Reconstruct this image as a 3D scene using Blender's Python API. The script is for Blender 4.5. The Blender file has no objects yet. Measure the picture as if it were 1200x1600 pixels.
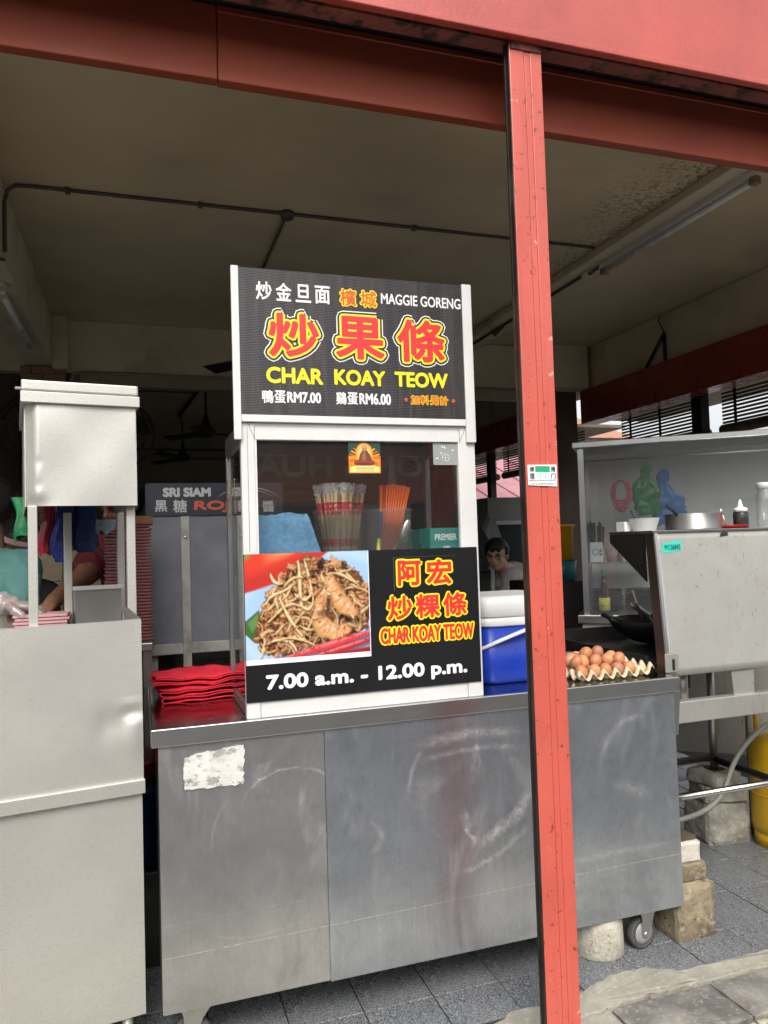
import bpy, bmesh, math, random
from mathutils import Vector, Matrix, noise as mnoise
random.seed(7)
SC = bpy.context.scene
COL = SC.collection
R = math.radians

# ------------------------------------------------------------------ camera, sky, sun, exposure
CAM_H = 1.42
yaw, pitch, roll, FPX = R(18.12), R(2.447), R(-1.794), 1176.0
fw = Vector((math.sin(yaw)*math.cos(pitch), math.cos(yaw)*math.cos(pitch), math.sin(pitch)))
r0 = Vector((math.cos(yaw), -math.sin(yaw), 0)); u0 = r0.cross(fw)
cr = r0*math.cos(roll) + u0*math.sin(roll); cu = -r0*math.sin(roll) + u0*math.cos(roll)
cam = bpy.data.cameras.new('camera'); camo = bpy.data.objects.new('camera', cam); COL.objects.link(camo)
camo.matrix_world = Matrix(((cr.x, cu.x, -fw.x, 0), (cr.y, cu.y, -fw.y, 0), (cr.z, cu.z, -fw.z, CAM_H), (0, 0, 0, 1)))
cam.sensor_fit = 'VERTICAL'; cam.sensor_height = 36.0; cam.lens = FPX/1600*36.0
cam.clip_start = 0.05; cam.clip_end = 600
SC.camera = camo

SUN_EL, SUN_AZ = R(46), R(197)          # azimuth measured from +Y clockwise (the sun stands behind the viewer)
world = bpy.data.worlds.new('World'); SC.world = world; world.use_nodes = True
wn = world.node_tree.nodes; wl = world.node_tree.links
bg = wn['Background']
sky = wn.new('ShaderNodeTexSky'); sky.sky_type = 'NISHITA'; sky.sun_disc = False
sky.sun_elevation = SUN_EL; sky.sun_rotation = SUN_AZ; sky.dust_density = 4.0; sky.air_density = 1.0; sky.ozone_density = 1.0
hs = wn.new('ShaderNodeHueSaturation'); hs.inputs['Saturation'].default_value = 0.18; hs.inputs['Value'].default_value = 1.0
wl.new(sky.outputs[0], hs.inputs['Color']); wl.new(hs.outputs[0], bg.inputs['Color'])
bg.inputs['Strength'].default_value = 0.15
sun = bpy.data.lights.new('sun', 'SUN'); suno = bpy.data.objects.new('sun', sun); COL.objects.link(suno)
sun.energy = 1.5; sun.angle = R(25); sun.color = (1.0, 0.965, 0.91)
sd = Vector((math.sin(SUN_AZ)*math.cos(SUN_EL), math.cos(SUN_AZ)*math.cos(SUN_EL), math.sin(SUN_EL)))
suno.rotation_euler = sd.to_track_quat('Z', 'Y').to_euler(); suno.location = sd*30
SC.view_settings.view_transform = 'Standard'; SC.view_settings.look = 'None'
SC.view_settings.exposure = 0.62; SC.view_settings.gamma = 1.0; SC.view_settings.use_curve_mapping = False
SC.render.engine = 'CYCLES'
SC.cycles.max_bounces = 9; SC.cycles.diffuse_bounces = 4; SC.cycles.glossy_bounces = 4; SC.cycles.use_adaptive_sampling = True; SC.cycles.adaptive_threshold = .025; SC.cycles.transparent_max_bounces = 16
SC.cycles.use_denoising = True
try: SC.cycles.denoiser = 'OPENIMAGEDENOISE'
except Exception: pass
SC.cycles.sample_clamp_indirect = 6.0

FZ = -0.03                              # level of the tiled shop floor

# ------------------------------------------------------------------ materials
MATS = {}
def new_mat(name):
    m = bpy.data.materials.new(name); m.use_nodes = True
    nt = m.node_tree; b = nt.nodes['Principled BSDF']; return m, nt, b
def N(nt, t, **kw):
    n = nt.nodes.new(t)
    for k, v in kw.items():
        if k in n.inputs: n.inputs[k].default_value = v
        else: setattr(n, k, v)
    return n
def rgba(c): return (c[0], c[1], c[2], 1)
def coords(nt, scale=(1, 1, 1), obj=True):
    tc = N(nt, 'ShaderNodeTexCoord'); mp = N(nt, 'ShaderNodeMapping'); mp.inputs['Scale'].default_value = scale
    nt.links.new(tc.outputs['Object' if obj else 'Generated'], mp.inputs['Vector']); return mp.outputs[0]
def noise_fac(nt, scale, detail=4, rough=.6, dist=0, stretch=(1, 1, 1), lo=.35, hi=.65):
    n = N(nt, 'ShaderNodeTexNoise'); n.inputs['Scale'].default_value = scale; n.inputs['Detail'].default_value = detail
    n.inputs['Roughness'].default_value = rough; n.inputs['Distortion'].default_value = dist
    nt.links.new(coords(nt, stretch), n.inputs['Vector'])
    mr = N(nt, 'ShaderNodeMapRange'); mr.inputs['From Min'].default_value = lo; mr.inputs['From Max'].default_value = hi
    nt.links.new(n.outputs[0], mr.inputs['Value']); return mr.outputs[0]
def mixc(nt, fac, a, b):
    m = N(nt, 'ShaderNodeMix', data_type='RGBA')
    for s, v in ((0, fac), (6, a), (7, b)):
        if hasattr(v, 'is_output') or isinstance(v, bpy.types.NodeSocket): nt.links.new(v, m.inputs[s])
        else: m.inputs[s].default_value = v if s == 0 else rgba(v)
    return m.outputs[2]
def mth(nt, op, a, b=None, c=None):
    m = N(nt, 'ShaderNodeMath', operation=op)
    for i, v in enumerate((a, b, c)):
        if v is None: continue
        if isinstance(v, bpy.types.NodeSocket): nt.links.new(v, m.inputs[i])
        else: m.inputs[i].default_value = v
    return m.outputs[0]
def pm(name, col, rough=.55, metal=0.0, var=.12, scale=6, bump=.0, bscale=80, coat=0, spots=None, stretch=(1, 1, 1), spec=.5, rvar=.08, hue=None, sss=0):
    """procedural paint: two-scale tone variation, optional spots [(colour, scale, lo, hi, amount)], roughness variation and fine relief"""
    if name in MATS: return MATS[name]
    m, nt, b = new_mat(name); L = nt.links.new
    c2 = hue or col
    f = noise_fac(nt, scale, 3, .6, .3, stretch, .3, .7)
    a = tuple(max(0, x*(1-var)) for x in col); bb = tuple(min(1, x*(1+var)) for x in c2)
    out = mixc(nt, f, a, bb)
    for s in (spots or []):
        sf = noise_fac(nt, s[1], 4, .65, .2, s[5] if len(s) > 5 else (1, 1, 1), s[2], s[3])
        out = mixc(nt, mth(nt, 'MULTIPLY', sf, s[4]), out, s[0])
    L(out, b.inputs['Base Color'])
    rf = noise_fac(nt, scale*2.3, 2, .6, 0, stretch, .3, .7)
    L(mth(nt, 'ADD', mth(nt, 'MULTIPLY', mth(nt, 'SUBTRACT', rf, .5), rvar*2), rough), b.inputs['Roughness'])
    b.inputs['Metallic'].default_value = metal
    b.inputs['Specular IOR Level'].default_value = spec
    if coat: b.inputs['Coat Weight'].default_value = coat; b.inputs['Coat Roughness'].default_value = .12
    if sss: b.inputs['Subsurface Weight'].default_value = sss; b.inputs['Subsurface Radius'].default_value = (.012, .005, .003)
    if bump:
        n = N(nt, 'ShaderNodeTexNoise'); n.inputs['Scale'].default_value = bscale; n.inputs['Detail'].default_value = 3
        L(coords(nt), n.inputs['Vector'])
        bp = N(nt, 'ShaderNodeBump'); bp.inputs['Strength'].default_value = min(1, bump); bp.inputs['Distance'].default_value = .004
        L(n.outputs[0], bp.inputs['Height']); L(bp.outputs[0], b.inputs['Normal'])
    MATS[name] = m; return m
def clear_mat(name, tint=(.97, .98, .98), gloss=1.0, rough=.02, haze=0.0, hazecol=(.8, .8, .8), ior=1.5):
    """window glass / clear plastic: tinted see-through layer, fresnel reflection, optional milky haze"""
    if name in MATS: return MATS[name]
    m, nt, b = new_mat(name); L = nt.links.new; nt.nodes.remove(b)
    o = nt.nodes['Material Output']
    t = N(nt, 'ShaderNodeBsdfTransparent'); t.inputs[0].default_value = rgba(tint)
    g = N(nt, 'ShaderNodeBsdfGlossy'); g.inputs['Roughness'].default_value = rough; g.inputs['Color'].default_value = rgba((gloss,)*3)
    fr = N(nt, 'ShaderNodeFresnel'); ge = N(nt, 'ShaderNodeNewGeometry')     # thin sheet: same reflectance seen from either face
    L(mth(nt, 'MULTIPLY_ADD', ge.outputs['Backfacing'], 1/ior-ior, ior), fr.inputs['IOR'])
    base = t.outputs[0]
    if haze:
        d = N(nt, 'ShaderNodeBsdfDiffuse'); d.inputs[0].default_value = rgba(hazecol)
        mh = N(nt, 'ShaderNodeMixShader'); f = noise_fac(nt, 9, 4, .6, .3, (1, 1, 1), .2, .9)
        L(mth(nt, 'MULTIPLY_ADD', f, haze*.5, haze*.75), mh.inputs[0]); L(base, mh.inputs[1]); L(d.outputs[0], mh.inputs[2]); base = mh.outputs[0]
    mx = N(nt, 'ShaderNodeMixShader'); L(fr.outputs[0], mx.inputs[0]); L(base, mx.inputs[1]); L(g.outputs[0], mx.inputs[2])
    L(mx.outputs[0], o.inputs['Surface']); MATS[name] = m; return m

def steel(name, col, rough, grain=(60, 60, 1.5), smear=None, dirt=None, metal=1.0, arcs=None, line=None, mottling=.18, sp=None):
    """sheet steel: fine rolling grain, cloudy wipe smears, optional wiping arcs (cx, cz, r, width, a0, a1) and grime"""
    if name in MATS: return MATS[name]
    m, nt, b = new_mat(name); L = nt.links.new
    f = noise_fac(nt, 3.5, 6, .65, .4, (1, 1, 1), .3, .72)
    out = mixc(nt, f, tuple(x*(1-mottling) for x in col), tuple(min(1, x*(1+mottling)) for x in col))
    g = noise_fac(nt, 6, 3, .7, 0, grain, .25, .75)
    out = mixc(nt, mth(nt, 'MULTIPLY', g, .22), out, tuple(x*.62 for x in col))
    rough_s = mth(nt, 'MULTIPLY_ADD', g, .10, rough-.05)
    if smear:
        s1 = noise_fac(nt, smear[0], 7, .72, 1.6, (1, 1, .55), .52, .70)
        out = mixc(nt, mth(nt, 'MULTIPLY', s1, smear[1]), out, smear[2])
        rough_s = mth(nt, 'MULTIPLY_ADD', s1, .16, rough_s)
        s3 = noise_fac(nt, 9, 8, .8, 3.2, (1, 1, .8), .50, .74)
        out = mixc(nt, mth(nt, 'MULTIPLY', s3, smear[1]*.8), out, tuple(x*.55 for x in col))
        s4 = noise_fac(nt, 16, 9, .85, 4.0, (1, 1, .6), .56, .70)
        out = mixc(nt, mth(nt, 'MULTIPLY', s4, smear[1]*.75), out, smear[2])
        s2 = noise_fac(nt, 26, 6, .8, 2.2, (1, 1, .2), .58, .72)
        out = mixc(nt, mth(nt, 'MULTIPLY', s2, smear[1]*.7), out, smear[2])
    if arcs or line:
        tc = N(nt, 'ShaderNodeTexCoord'); sx = N(nt, 'ShaderNodeSeparateXYZ'); L(tc.outputs['Object'], sx.inputs[0])
        X, Z = sx.outputs[0], sx.outputs[2]
        wob = noise_fac(nt, 14, 5, .75, .5, (1, 1, 1), 0, 1)
        brk = noise_fac(nt, 30, 6, .8, 1.0, (1, 1, 1), .38, .62)
        tot = None
        for (cx, cz, rx, rz, wd, a0, a1, amt) in arcs or []:
            dx = mth(nt, 'DIVIDE', mth(nt, 'SUBTRACT', X, cx), rx); dz = mth(nt, 'DIVIDE', mth(nt, 'SUBTRACT', Z, cz), rz)
            d = mth(nt, 'SQRT', mth(nt, 'ADD', mth(nt, 'MULTIPLY', dx, dx), mth(nt, 'MULTIPLY', dz, dz)))
            d = mth(nt, 'ADD', d, mth(nt, 'MULTIPLY', mth(nt, 'SUBTRACT', wob, .5), .22))
            e = mth(nt, 'ABSOLUTE', mth(nt, 'SUBTRACT', d, 1.0))
            k = N(nt, 'ShaderNodeMapRange', interpolation_type='SMOOTHSTEP'); k.inputs['From Min'].default_value = wd; k.inputs['From Max'].default_value = 0.0; L(e, k.inputs['Value'])
            an = mth(nt, 'ARCTAN2', dz, dx)
            k2 = N(nt, 'ShaderNodeMapRange', interpolation_type='SMOOTHSTEP'); k2.inputs['From Min'].default_value = (a1-a0)/2; k2.inputs['From Max'].default_value = (a1-a0)/4
            L(mth(nt, 'ABSOLUTE', mth(nt, 'SUBTRACT', an, (a0+a1)/2)), k2.inputs['Value'])
            w = mth(nt, 'MULTIPLY', mth(nt, 'MULTIPLY', k.outputs[0], k2.outputs[0]), amt)
            tot = w if tot is None else mth(nt, 'MAXIMUM', tot, w)
        if tot is not None:
            tot = mth(nt, 'MULTIPLY', tot, mth(nt, 'MULTIPLY_ADD', brk, .75, .12))
            out = mixc(nt, tot, out, (.92, .90, .87)); rough_s = mth(nt, 'MULTIPLY_ADD', tot, .25, rough_s)
        for (x0, z0, sl, wd, amt) in line or []:
            e = mth(nt, 'ABSOLUTE', mth(nt, 'SUBTRACT', mth(nt, 'SUBTRACT', Z, z0), mth(nt, 'MULTIPLY', mth(nt, 'SUBTRACT', X, x0), sl)))
            k = mth(nt, 'MULTIPLY', mth(nt, 'LESS_THAN', e, wd), mth(nt, 'MULTIPLY', brk, amt))
            out = mixc(nt, k, out, (.85, .84, .82))
    for s in (dirt or []):
        sf = noise_fac(nt, s[1], 6, .68, .4, s[5] if len(s) > 5 else (1, 1, 1), s[2], s[3])
        k = mth(nt, 'MULTIPLY', sf, s[4]); out = mixc(nt, k, out, s[0]); rough_s = mth(nt, 'MULTIPLY_ADD', k, .25, rough_s)
    L(out, b.inputs['Base Color']); L(rough_s, b.inputs['Roughness'])
    b.inputs['Metallic'].default_value = metal
    n = N(nt, 'ShaderNodeTexNoise'); n.inputs['Scale'].default_value = 2.6; n.inputs['Detail'].default_value = 2; L(coords(nt), n.inputs['Vector'])
    bp = N(nt, 'ShaderNodeBump'); bp.inputs['Strength'].default_value = .25; bp.inputs['Distance'].default_value = .01
    L(n.outputs[0], bp.inputs['Height']); L(bp.outputs[0], b.inputs['Normal'])
    MATS[name] = m; return m

def granite(name):
    m, nt, b = new_mat(name); L = nt.links.new
    out = mixc(nt, noise_fac(nt, 2.2, 4, .6, .3, (1, 1, 1), .3, .7), (.12, .127, .135), (.18, .187, .195))
    v = N(nt, 'ShaderNodeTexVoronoi'); v.inputs['Scale'].default_value = 380; L(coords(nt), v.inputs['Vector'])
    sx = N(nt, 'ShaderNodeSeparateColor'); L(v.outputs['Color'], sx.inputs[0])
    k = N(nt, 'ShaderNodeMapRange'); k.inputs['From Min'].default_value = .62; k.inputs['From Max'].default_value = .75; L(sx.outputs[0], k.inputs['Value'])
    out = mixc(nt, k.outputs[0], out, (.30, .31, .32))
    k2 = N(nt, 'ShaderNodeMapRange'); k2.inputs['From Min'].default_value = .68; k2.inputs['From Max'].default_value = .78; L(sx.outputs[1], k2.inputs['Value'])
    out = mixc(nt, k2.outputs[0], out, (.045, .048, .052))
    grime = noise_fac(nt, 1.6, 6, .7, .6, (1, 1, 1), .48, .75)
    out = mixc(nt, mth(nt, 'MULTIPLY', grime, .5), out, (.055, .05, .045))
    L(out, b.inputs['Base Color'])
    wet = noise_fac(nt, 1.9, 5, .6, .5, (1, 1, 1), .42, .62)
    L(mth(nt, 'MULTIPLY_ADD', wet, .34, .24), b.inputs['Roughness'])
    bp = N(nt, 'ShaderNodeBump'); bp.inputs['Strength'].default_value = .25; bp.inputs['Distance'].default_value = .001
    L(v.outputs['Distance'], bp.inputs['Height']); L(bp.outputs[0], b.inputs['Normal']); MATS[name] = m; return m
def colattr_mat(name, rough=.5):
    m, nt, b = new_mat(name); a = N(nt, 'ShaderNodeAttribute'); a.attribute_name = 'Col'
    nt.links.new(a.outputs['Color'], b.inputs['Base Color']); b.inputs['Roughness'].default_value = rough; MATS[name] = m; return m

# ------------------------------------------------------------------ mesh helpers
OFF = {}
def tag(o, label=None, cat=None, group=None, kind=None):
    if label: o['label'] = label
    if cat: o['category'] = cat
    if group: o['group'] = group
    if kind: o['kind'] = kind
    return o
def thing(name, label, cat, loc=(0, 0, 0), group=None, rotz=None, kind=None):
    o = bpy.data.objects.new(name, None); COL.objects.link(o); o.location = loc; o.empty_display_size = .05
    if rotz is not None: o.rotation_euler[2] = rotz; OFF[o.name] = Vector((0, 0, 0))
    else: OFF[o.name] = Vector(loc)
    return tag(o, label, cat, group, kind)
class M:
    def __init__(s): s.bm = bmesh.new()
    def faces(s, vs, fs, sm=False):
        b = [s.bm.verts.new(v) for v in vs]
        for f in fs:
            try:
                ff = s.bm.faces.new([b[i] for i in f]); ff.smooth = sm
            except ValueError: pass
        return s
    def merge(s, t, mat=None):
        me = bpy.data.meshes.new('tmp'); t.to_mesh(me)
        if mat is not None: me.transform(mat)
        s.bm.from_mesh(me); bpy.data.meshes.remove(me); t.free(); return s
    def box(s, x0, x1, y0, y1, z0, z1, bev=0, seg=2, mat=None):
        t = bmesh.new(); bmesh.ops.create_cube(t, size=1)
        for v in t.verts: v.co = Vector(((x0+x1)/2+v.co.x*(x1-x0), (y0+y1)/2+v.co.y*(y1-y0), (z0+z1)/2+v.co.z*(z1-z0)))
        if bev: bmesh.ops.bevel(t, geom=t.edges[:], offset=bev, segments=seg, affect='EDGES', profile=.5)
        return s.merge(t, mat)
    def cyl(s, p0, p1, r0, r1=None, n=12, caps=True):
        r1 = r0 if r1 is None else r1; p0 = Vector(p0); p1 = Vector(p1); d = (p1-p0)
        q = d.to_track_quat('Z', 'Y'); vs = []
        for p, r in ((p0, r0), (p1, r1)):
            for i in range(n):
                a = 2*math.pi*i/n; vs.append(p+q @ Vector((r*math.cos(a), r*math.sin(a), 0)))
        b = [s.bm.verts.new(v) for v in vs]
        for i in range(n):
            j = (i+1) % n; s.bm.faces.new((b[i], b[j], b[n+j], b[n+i])).smooth = True
        if caps: s.bm.faces.new(b[:n][::-1]); s.bm.faces.new(b[n:])
        return s
    def tube(s, pts, r, n=8, closed=False, flat=1.0):
        pts = [Vector(p) for p in pts]; m = len(pts); rings = []; up = None
        for i, p in enumerate(pts):
            if closed: t = pts[(i+1) % m]-pts[i-1]
            else: t = pts[min(i+1, m-1)]-pts[max(i-1, 0)]
            t.normalize()
            if up is None: up = t.orthogonal().normalized()
            else: up = (up-t*up.dot(t)).normalized()
            sd_ = t.cross(up); rr = r[i] if isinstance(r, (list, tuple)) else r
            rings.append([s.bm.verts.new(p+up*math.cos(2*math.pi*k/n)*rr+sd_*math.sin(2*math.pi*k/n)*rr*flat) for k in range(n)])
        rng = range(m if closed else m-1)
        for i in rng:
            a, b = rings[i], rings[(i+1) % m]
            for k in range(n): s.bm.faces.new((a[k], a[(k+1) % n], b[(k+1) % n], b[k])).smooth = True
        if not closed: s.bm.faces.new(rings[0][::-1]); s.bm.faces.new(rings[-1])
        return s
    def lathe(s, prof, c=(0, 0, 0), n=24, mat=None, smooth=True, squash=(1, 1)):
        t = bmesh.new(); rings = []
        for r, z in prof:
            if r < 1e-6: rings.append([t.verts.new((c[0], c[1], c[2]+z))])
            else: rings.append([t.verts.new((c[0]+r*squash[0]*math.cos(2*math.pi*k/n), c[1]+r*squash[1]*math.sin(2*math.pi*k/n), c[2]+z)) for k in range(n)])
        for a, b in zip(rings, rings[1:]):
            for k in range(n):
                q = (k+1) % n
                f = [a[0], b[q], b[k]][::-1] if len(a) == 1 else ([a[k], a[q], b[0]] if len(b) == 1 else [a[k], a[q], b[q], b[k]])
                if len(a) == 1 and len(b) == 1: continue
                t.faces.new(f).smooth = smooth
        return s.merge(t, mat)
    def ball(s, c, r, seg=16, rings=10, rot=None):
        t = bmesh.new(); bmesh.ops.create_uvsphere(t, u_segments=seg, v_segments=rings, radius=1)
        rr = Vector(r) if hasattr(r, '__len__') else Vector((r, r, r)); rm = rot or Matrix.Identity(3)
        for v in t.verts: v.co = rm @ Vector((v.co.x*rr.x, v.co.y*rr.y, v.co.z*rr.z)) + Vector(c)
        for f in t.faces: f.smooth = True
        return s.merge(t)
    def grid(s, fn, nu, nv, smooth=True, wrap=False):
        g = [[s.bm.verts.new(fn(i/nu, j/nv)) for j in range(nv+1)] for i in range(nu+(0 if wrap else 1))]
        n = len(g)
        for i in range(nu):
            for j in range(nv):
                s.bm.faces.new((g[i][j], g[(i+1) % n][j], g[(i+1) % n][j+1], g[i][j+1])).smooth = smooth
        return s
    def prism(s, pts, y0, y1, axes='xz'):
        """extruded outline: pts in the plane named by axes, extruded along the third axis"""
        def P(a, b, w): return {'xz': (a, w, b), 'xy': (a, b, w), 'yz': (w, a, b)}[axes]
        n = len(pts); A = [s.bm.verts.new(P(a, b, y0)) for a, b in pts]; B = [s.bm.verts.new(P(a, b, y1)) for a, b in pts]
        s.bm.faces.new(A); s.bm.faces.new(B[::-1])
        for i in range(n): s.bm.faces.new((A[i], B[i], B[(i+1) % n], A[(i+1) % n]))
        return s
    def thicken(s, t):
        bmesh.ops.recalc_face_normals(s.bm, faces=s.bm.faces[:]); bmesh.ops.solidify(s.bm, geom=s.bm.faces[:], thickness=t); return s
    def done(s, name, mat, parent=None, off=None, normals=True):
        if normals: bmesh.ops.recalc_face_normals(s.bm, faces=s.bm.faces[:])
        me = bpy.data.meshes.new(name)
        o_ = off if off is not None else (OFF[parent.name] if parent else Vector((0, 0, 0)))
        if Vector(o_).length: bmesh.ops.translate(s.bm, verts=s.bm.verts[:], vec=-Vector(o_))
        s.bm.to_mesh(me); s.bm.free()
        o = bpy.data.objects.new(name, me); COL.objects.link(o)
        if mat: me.materials.append(mat)
        if parent: o.parent = parent; OFF[o.name] = Vector(o_)
        else: o.location = Vector(o_); OFF[o.name] = Vector(o_)
        return o
def single(name, mesh, mat, label, cat, base, group=None):
    return tag(mesh.done(name, mat, None, off=Vector(base)), label, cat, group)
def copy_tree(o, parent=None):
    c = o.copy(); COL.objects.link(c); c.parent = parent; OFF[c.name] = OFF.get(o.name, Vector((0, 0, 0)))
    for ch in list(o.children): copy_tree(ch, c)
    return c

# flat print -----------------------------------------------------------------
_tc = {}
def glyphs(body):
    if body in _tc: return _tc[body]
    c = bpy.data.curves.new('txt', 'FONT'); c.body = body; c.resolution_u = 4
    o = bpy.data.objects.new('txt', c); COL.objects.link(o)
    me = bpy.data.meshes.new_from_object(o.evaluated_get(bpy.context.evaluated_depsgraph_get()))
    vs = [(v.co.x, v.co.y) for v in me.vertices]; fs = [tuple(p.vertices) for p in me.polygons]
    bpy.data.objects.remove(o); bpy.data.curves.remove(c); bpy.data.meshes.remove(me)
    cnt = {}
    for f in fs:
        for a, b in zip(f, f[1:]+f[:1]): cnt[(min(a, b), max(a, b))] = cnt.get((min(a, b), max(a, b)), 0)+1
    edges = [e for e, n in cnt.items() if n == 1]
    _tc[body] = (vs, fs, edges); return _tc[body]
def letter(name, body, box, T, mat, parent, fat=0, w=.0008, skew=0):
    """lettering fitted into box (u0,u1,v0,v1); fat widens the strokes on every side by that many metres; T maps (u, v, out) to 3-D"""
    vs, fs, eds = glyphs(body)
    x0 = min(v[0] for v in vs); x1 = max(v[0] for v in vs); y0 = min(v[1] for v in vs); y1 = max(v[1] for v in vs)
    sx = (box[1]-box[0])/(x1-x0); sy = (box[3]-box[2])/(y1-y0)
    P = [(box[0]+(x-x0)*sx+skew*(y-y0)*sy, box[2]+(y-y0)*sy) for x, y in vs]
    m = M(); m.faces([T(u, v, w) for u, v in P], fs)
    if fat:
        for k, (a, b) in enumerate(eds):
            ax, ay = P[a]; bx, by = P[b]; dx, dy = bx-ax, by-ay; l = math.hypot(dx, dy)
            if l < 1e-7: continue
            nx, ny = -dy/l*fat, dx/l*fat; ww = w+(1+k % 40)*3e-6
            m.faces([T(ax+nx, ay+ny, ww), T(bx+nx, by+ny, ww), T(bx-nx, by-ny, ww), T(ax-nx, ay-ny, ww)], [(0, 1, 2, 3)])
            ww += 1.3e-4
            ang = [2*math.pi*i/8 for i in range(8)]
            m.faces([T(ax+fat*math.cos(t), ay+fat*math.sin(t), ww) for t in ang], [tuple(range(8))])
    return m.done(name, mat, parent, normals=False)
class Paint:
    """a flat colour print made of stacked strokes and patches, one mesh with a colour per face"""
    def __init__(s, T, w0=.0009, clip=None): s.T = T; s.w = w0; s.v = []; s.f = []; s.c = []; s.clip = clip
    def put(s, pts, col):
        if s.clip:
            for ax, lim, sg in ((0, s.clip[0], 1), (0, s.clip[1], -1), (1, s.clip[2], 1), (1, s.clip[3], -1)):
                o = []
                for a, b in zip(pts, pts[1:]+pts[:1]):
                    da, db = (a[ax]-lim)*sg, (b[ax]-lim)*sg
                    if da >= 0: o.append(a)
                    if (da >= 0) != (db >= 0): t = da/(da-db); o.append((a[0]+(b[0]-a[0])*t, a[1]+(b[1]-a[1])*t))
                pts = o
                if len(pts) < 3: return
        b = len(s.v); s.v += [s.T(u, v, s.w) for u, v in pts]; s.f.append(tuple(range(b, b+len(pts)))); s.c.append(col)
    def poly(s, pts, col): s.put(list(pts), col); s.w += 1.6e-6
    def disc(s, u, v, ru, rv, col, rot=0, n=18, wob=0):
        ph = random.random()*6; p = []
        for i in range(n):
            t = 2*math.pi*i/n; k = 1+wob*math.sin(3*t+ph)+wob*.6*math.sin(5*t+2*ph); a, b = ru*k*math.cos(t), rv*k*math.sin(t)
            p.append((u+a*math.cos(rot)-b*math.sin(rot), v+a*math.sin(rot)+b*math.cos(rot)))
        s.poly(p, col)
    def stroke(s, pts, wd, col, taper=True):
        L_, R_ = [], []; n = len(pts)
        for i, p in enumerate(pts):
            a = pts[max(i-1, 0)]; b = pts[min(i+1, n-1)]; dx, dy = b[0]-a[0], b[1]-a[1]; l = math.hypot(dx, dy) or 1
            k = wd*(.55+.45*math.sin(math.pi*(i+.5)/n)) if taper else wd
            L_.append((p[0]-dy/l*k, p[1]+dx/l*k)); R_.append((p[0]+dy/l*k, p[1]-dx/l*k))
        for i in range(n-1): 
            s.put([L_[i], L_[i+1], R_[i+1], R_[i]], col)
        s.w += 1.6e-6
    def done(s, name, mat, parent):
        me = bpy.data.meshes.new(name); off = OFF[parent.name]
        me.from_pydata([Vector(v)-off for v in s.v], [], s.f)
        at = me.color_attributes.new('Col', 'FLOAT_COLOR', 'CORNER'); i = 0
        for f, c in zip(s.f, s.c):
            for _ in f: at.data[i].color = (c[0], c[1], c[2], 1); i += 1
        me.materials.append(mat); o = bpy.data.objects.new(name, me); COL.objects.link(o); o.parent = parent; OFF[o.name] = off; return o
def arc_pts(c, r, a0, a1, n=8, sq=1): return [(c[0]+r*math.cos(a0+(a1-a0)*i/n), c[1]+r*sq*math.sin(a0+(a1-a0)*i/n)) for i in range(n+1)]
def bez(p0, p1, p2, p3, n=12):
    o = []
    for i in range(n+1):
        t = i/n; k = (1-t); o.append(tuple(k**3*a+3*k*k*t*b+3*k*t*t*c+t**3*d for a, b, c, d in zip(p0, p1, p2, p3)))
    return o
PRINT = None

# ------------------------------------------------------------------ material palette
RED = pm('red_paint', (.55, .10, .070), .42, var=.10, scale=2.5, bump=.22, bscale=120, spec=.5, coat=.22,
         spots=[((.42, .06, .04), 7, .50, .68, .55, (2, 2, .12)), ((.10, .02, .015), 50, .63, .68, .75), ((.72, .42, .36), 22, .69, .71, .7), ((.62, .20, .15), 4, .55, .75, .25)])
REDB = pm('red_beam_gloss', (.42, .066, .046), .30, var=.14, scale=3, bump=.30, bscale=95, coat=.7, spots=[((.75, .4, .36), 60, .70, .74, .5), ((.12, .03, .02), 45, .68, .72, .6)])
REDD = pm('red_fascia', (.28, .058, .029), .5, var=.10, scale=1.6, bump=.05, spec=.25, spots=[((.08, .02, .012), 34, .70, .74, .8), ((.24, .05, .03), 2.0, .5, .7, .5)])
REDS = pm('red_side_beam', (.27, .034, .022), .30, var=.1, scale=2)
RUST = pm('rusty_soffit', (.20, .055, .04), .6, var=.3, scale=5, bump=.4, bscale=50, spots=[((.02, .016, .014), 9, .52, .6, .95), ((.30, .10, .07), 14, .55, .65, .6)])
BLACK = pm('gap_shade_black', (.012, .011, .010), .8, var=.2)
RAIL = pm('guide_rail_steel', (.045, .036, .03), .45, metal=.6, var=.4, scale=7, spots=[((.20, .19, .17), 12, .6, .7, .5, (1, 1, .1))])
CREAM = pm('ceiling_paint', (.68, .57, .37), .85, var=.10, scale=1.2, bump=.15, bscale=25, spots=[((.27, .235, .17), .8, .45, .75, .5), ((.10, .085, .06), 70, .72, .75, .6)])
CEILM = pm('ceiling_mould', (.68, .57, .37), .85, var=.10, scale=1.2, bump=.15, bscale=25, spots=[((.27, .235, .17), .8, .45, .75, .5), ((.10, .085, .06), 70, .72, .75, .6)])
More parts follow.
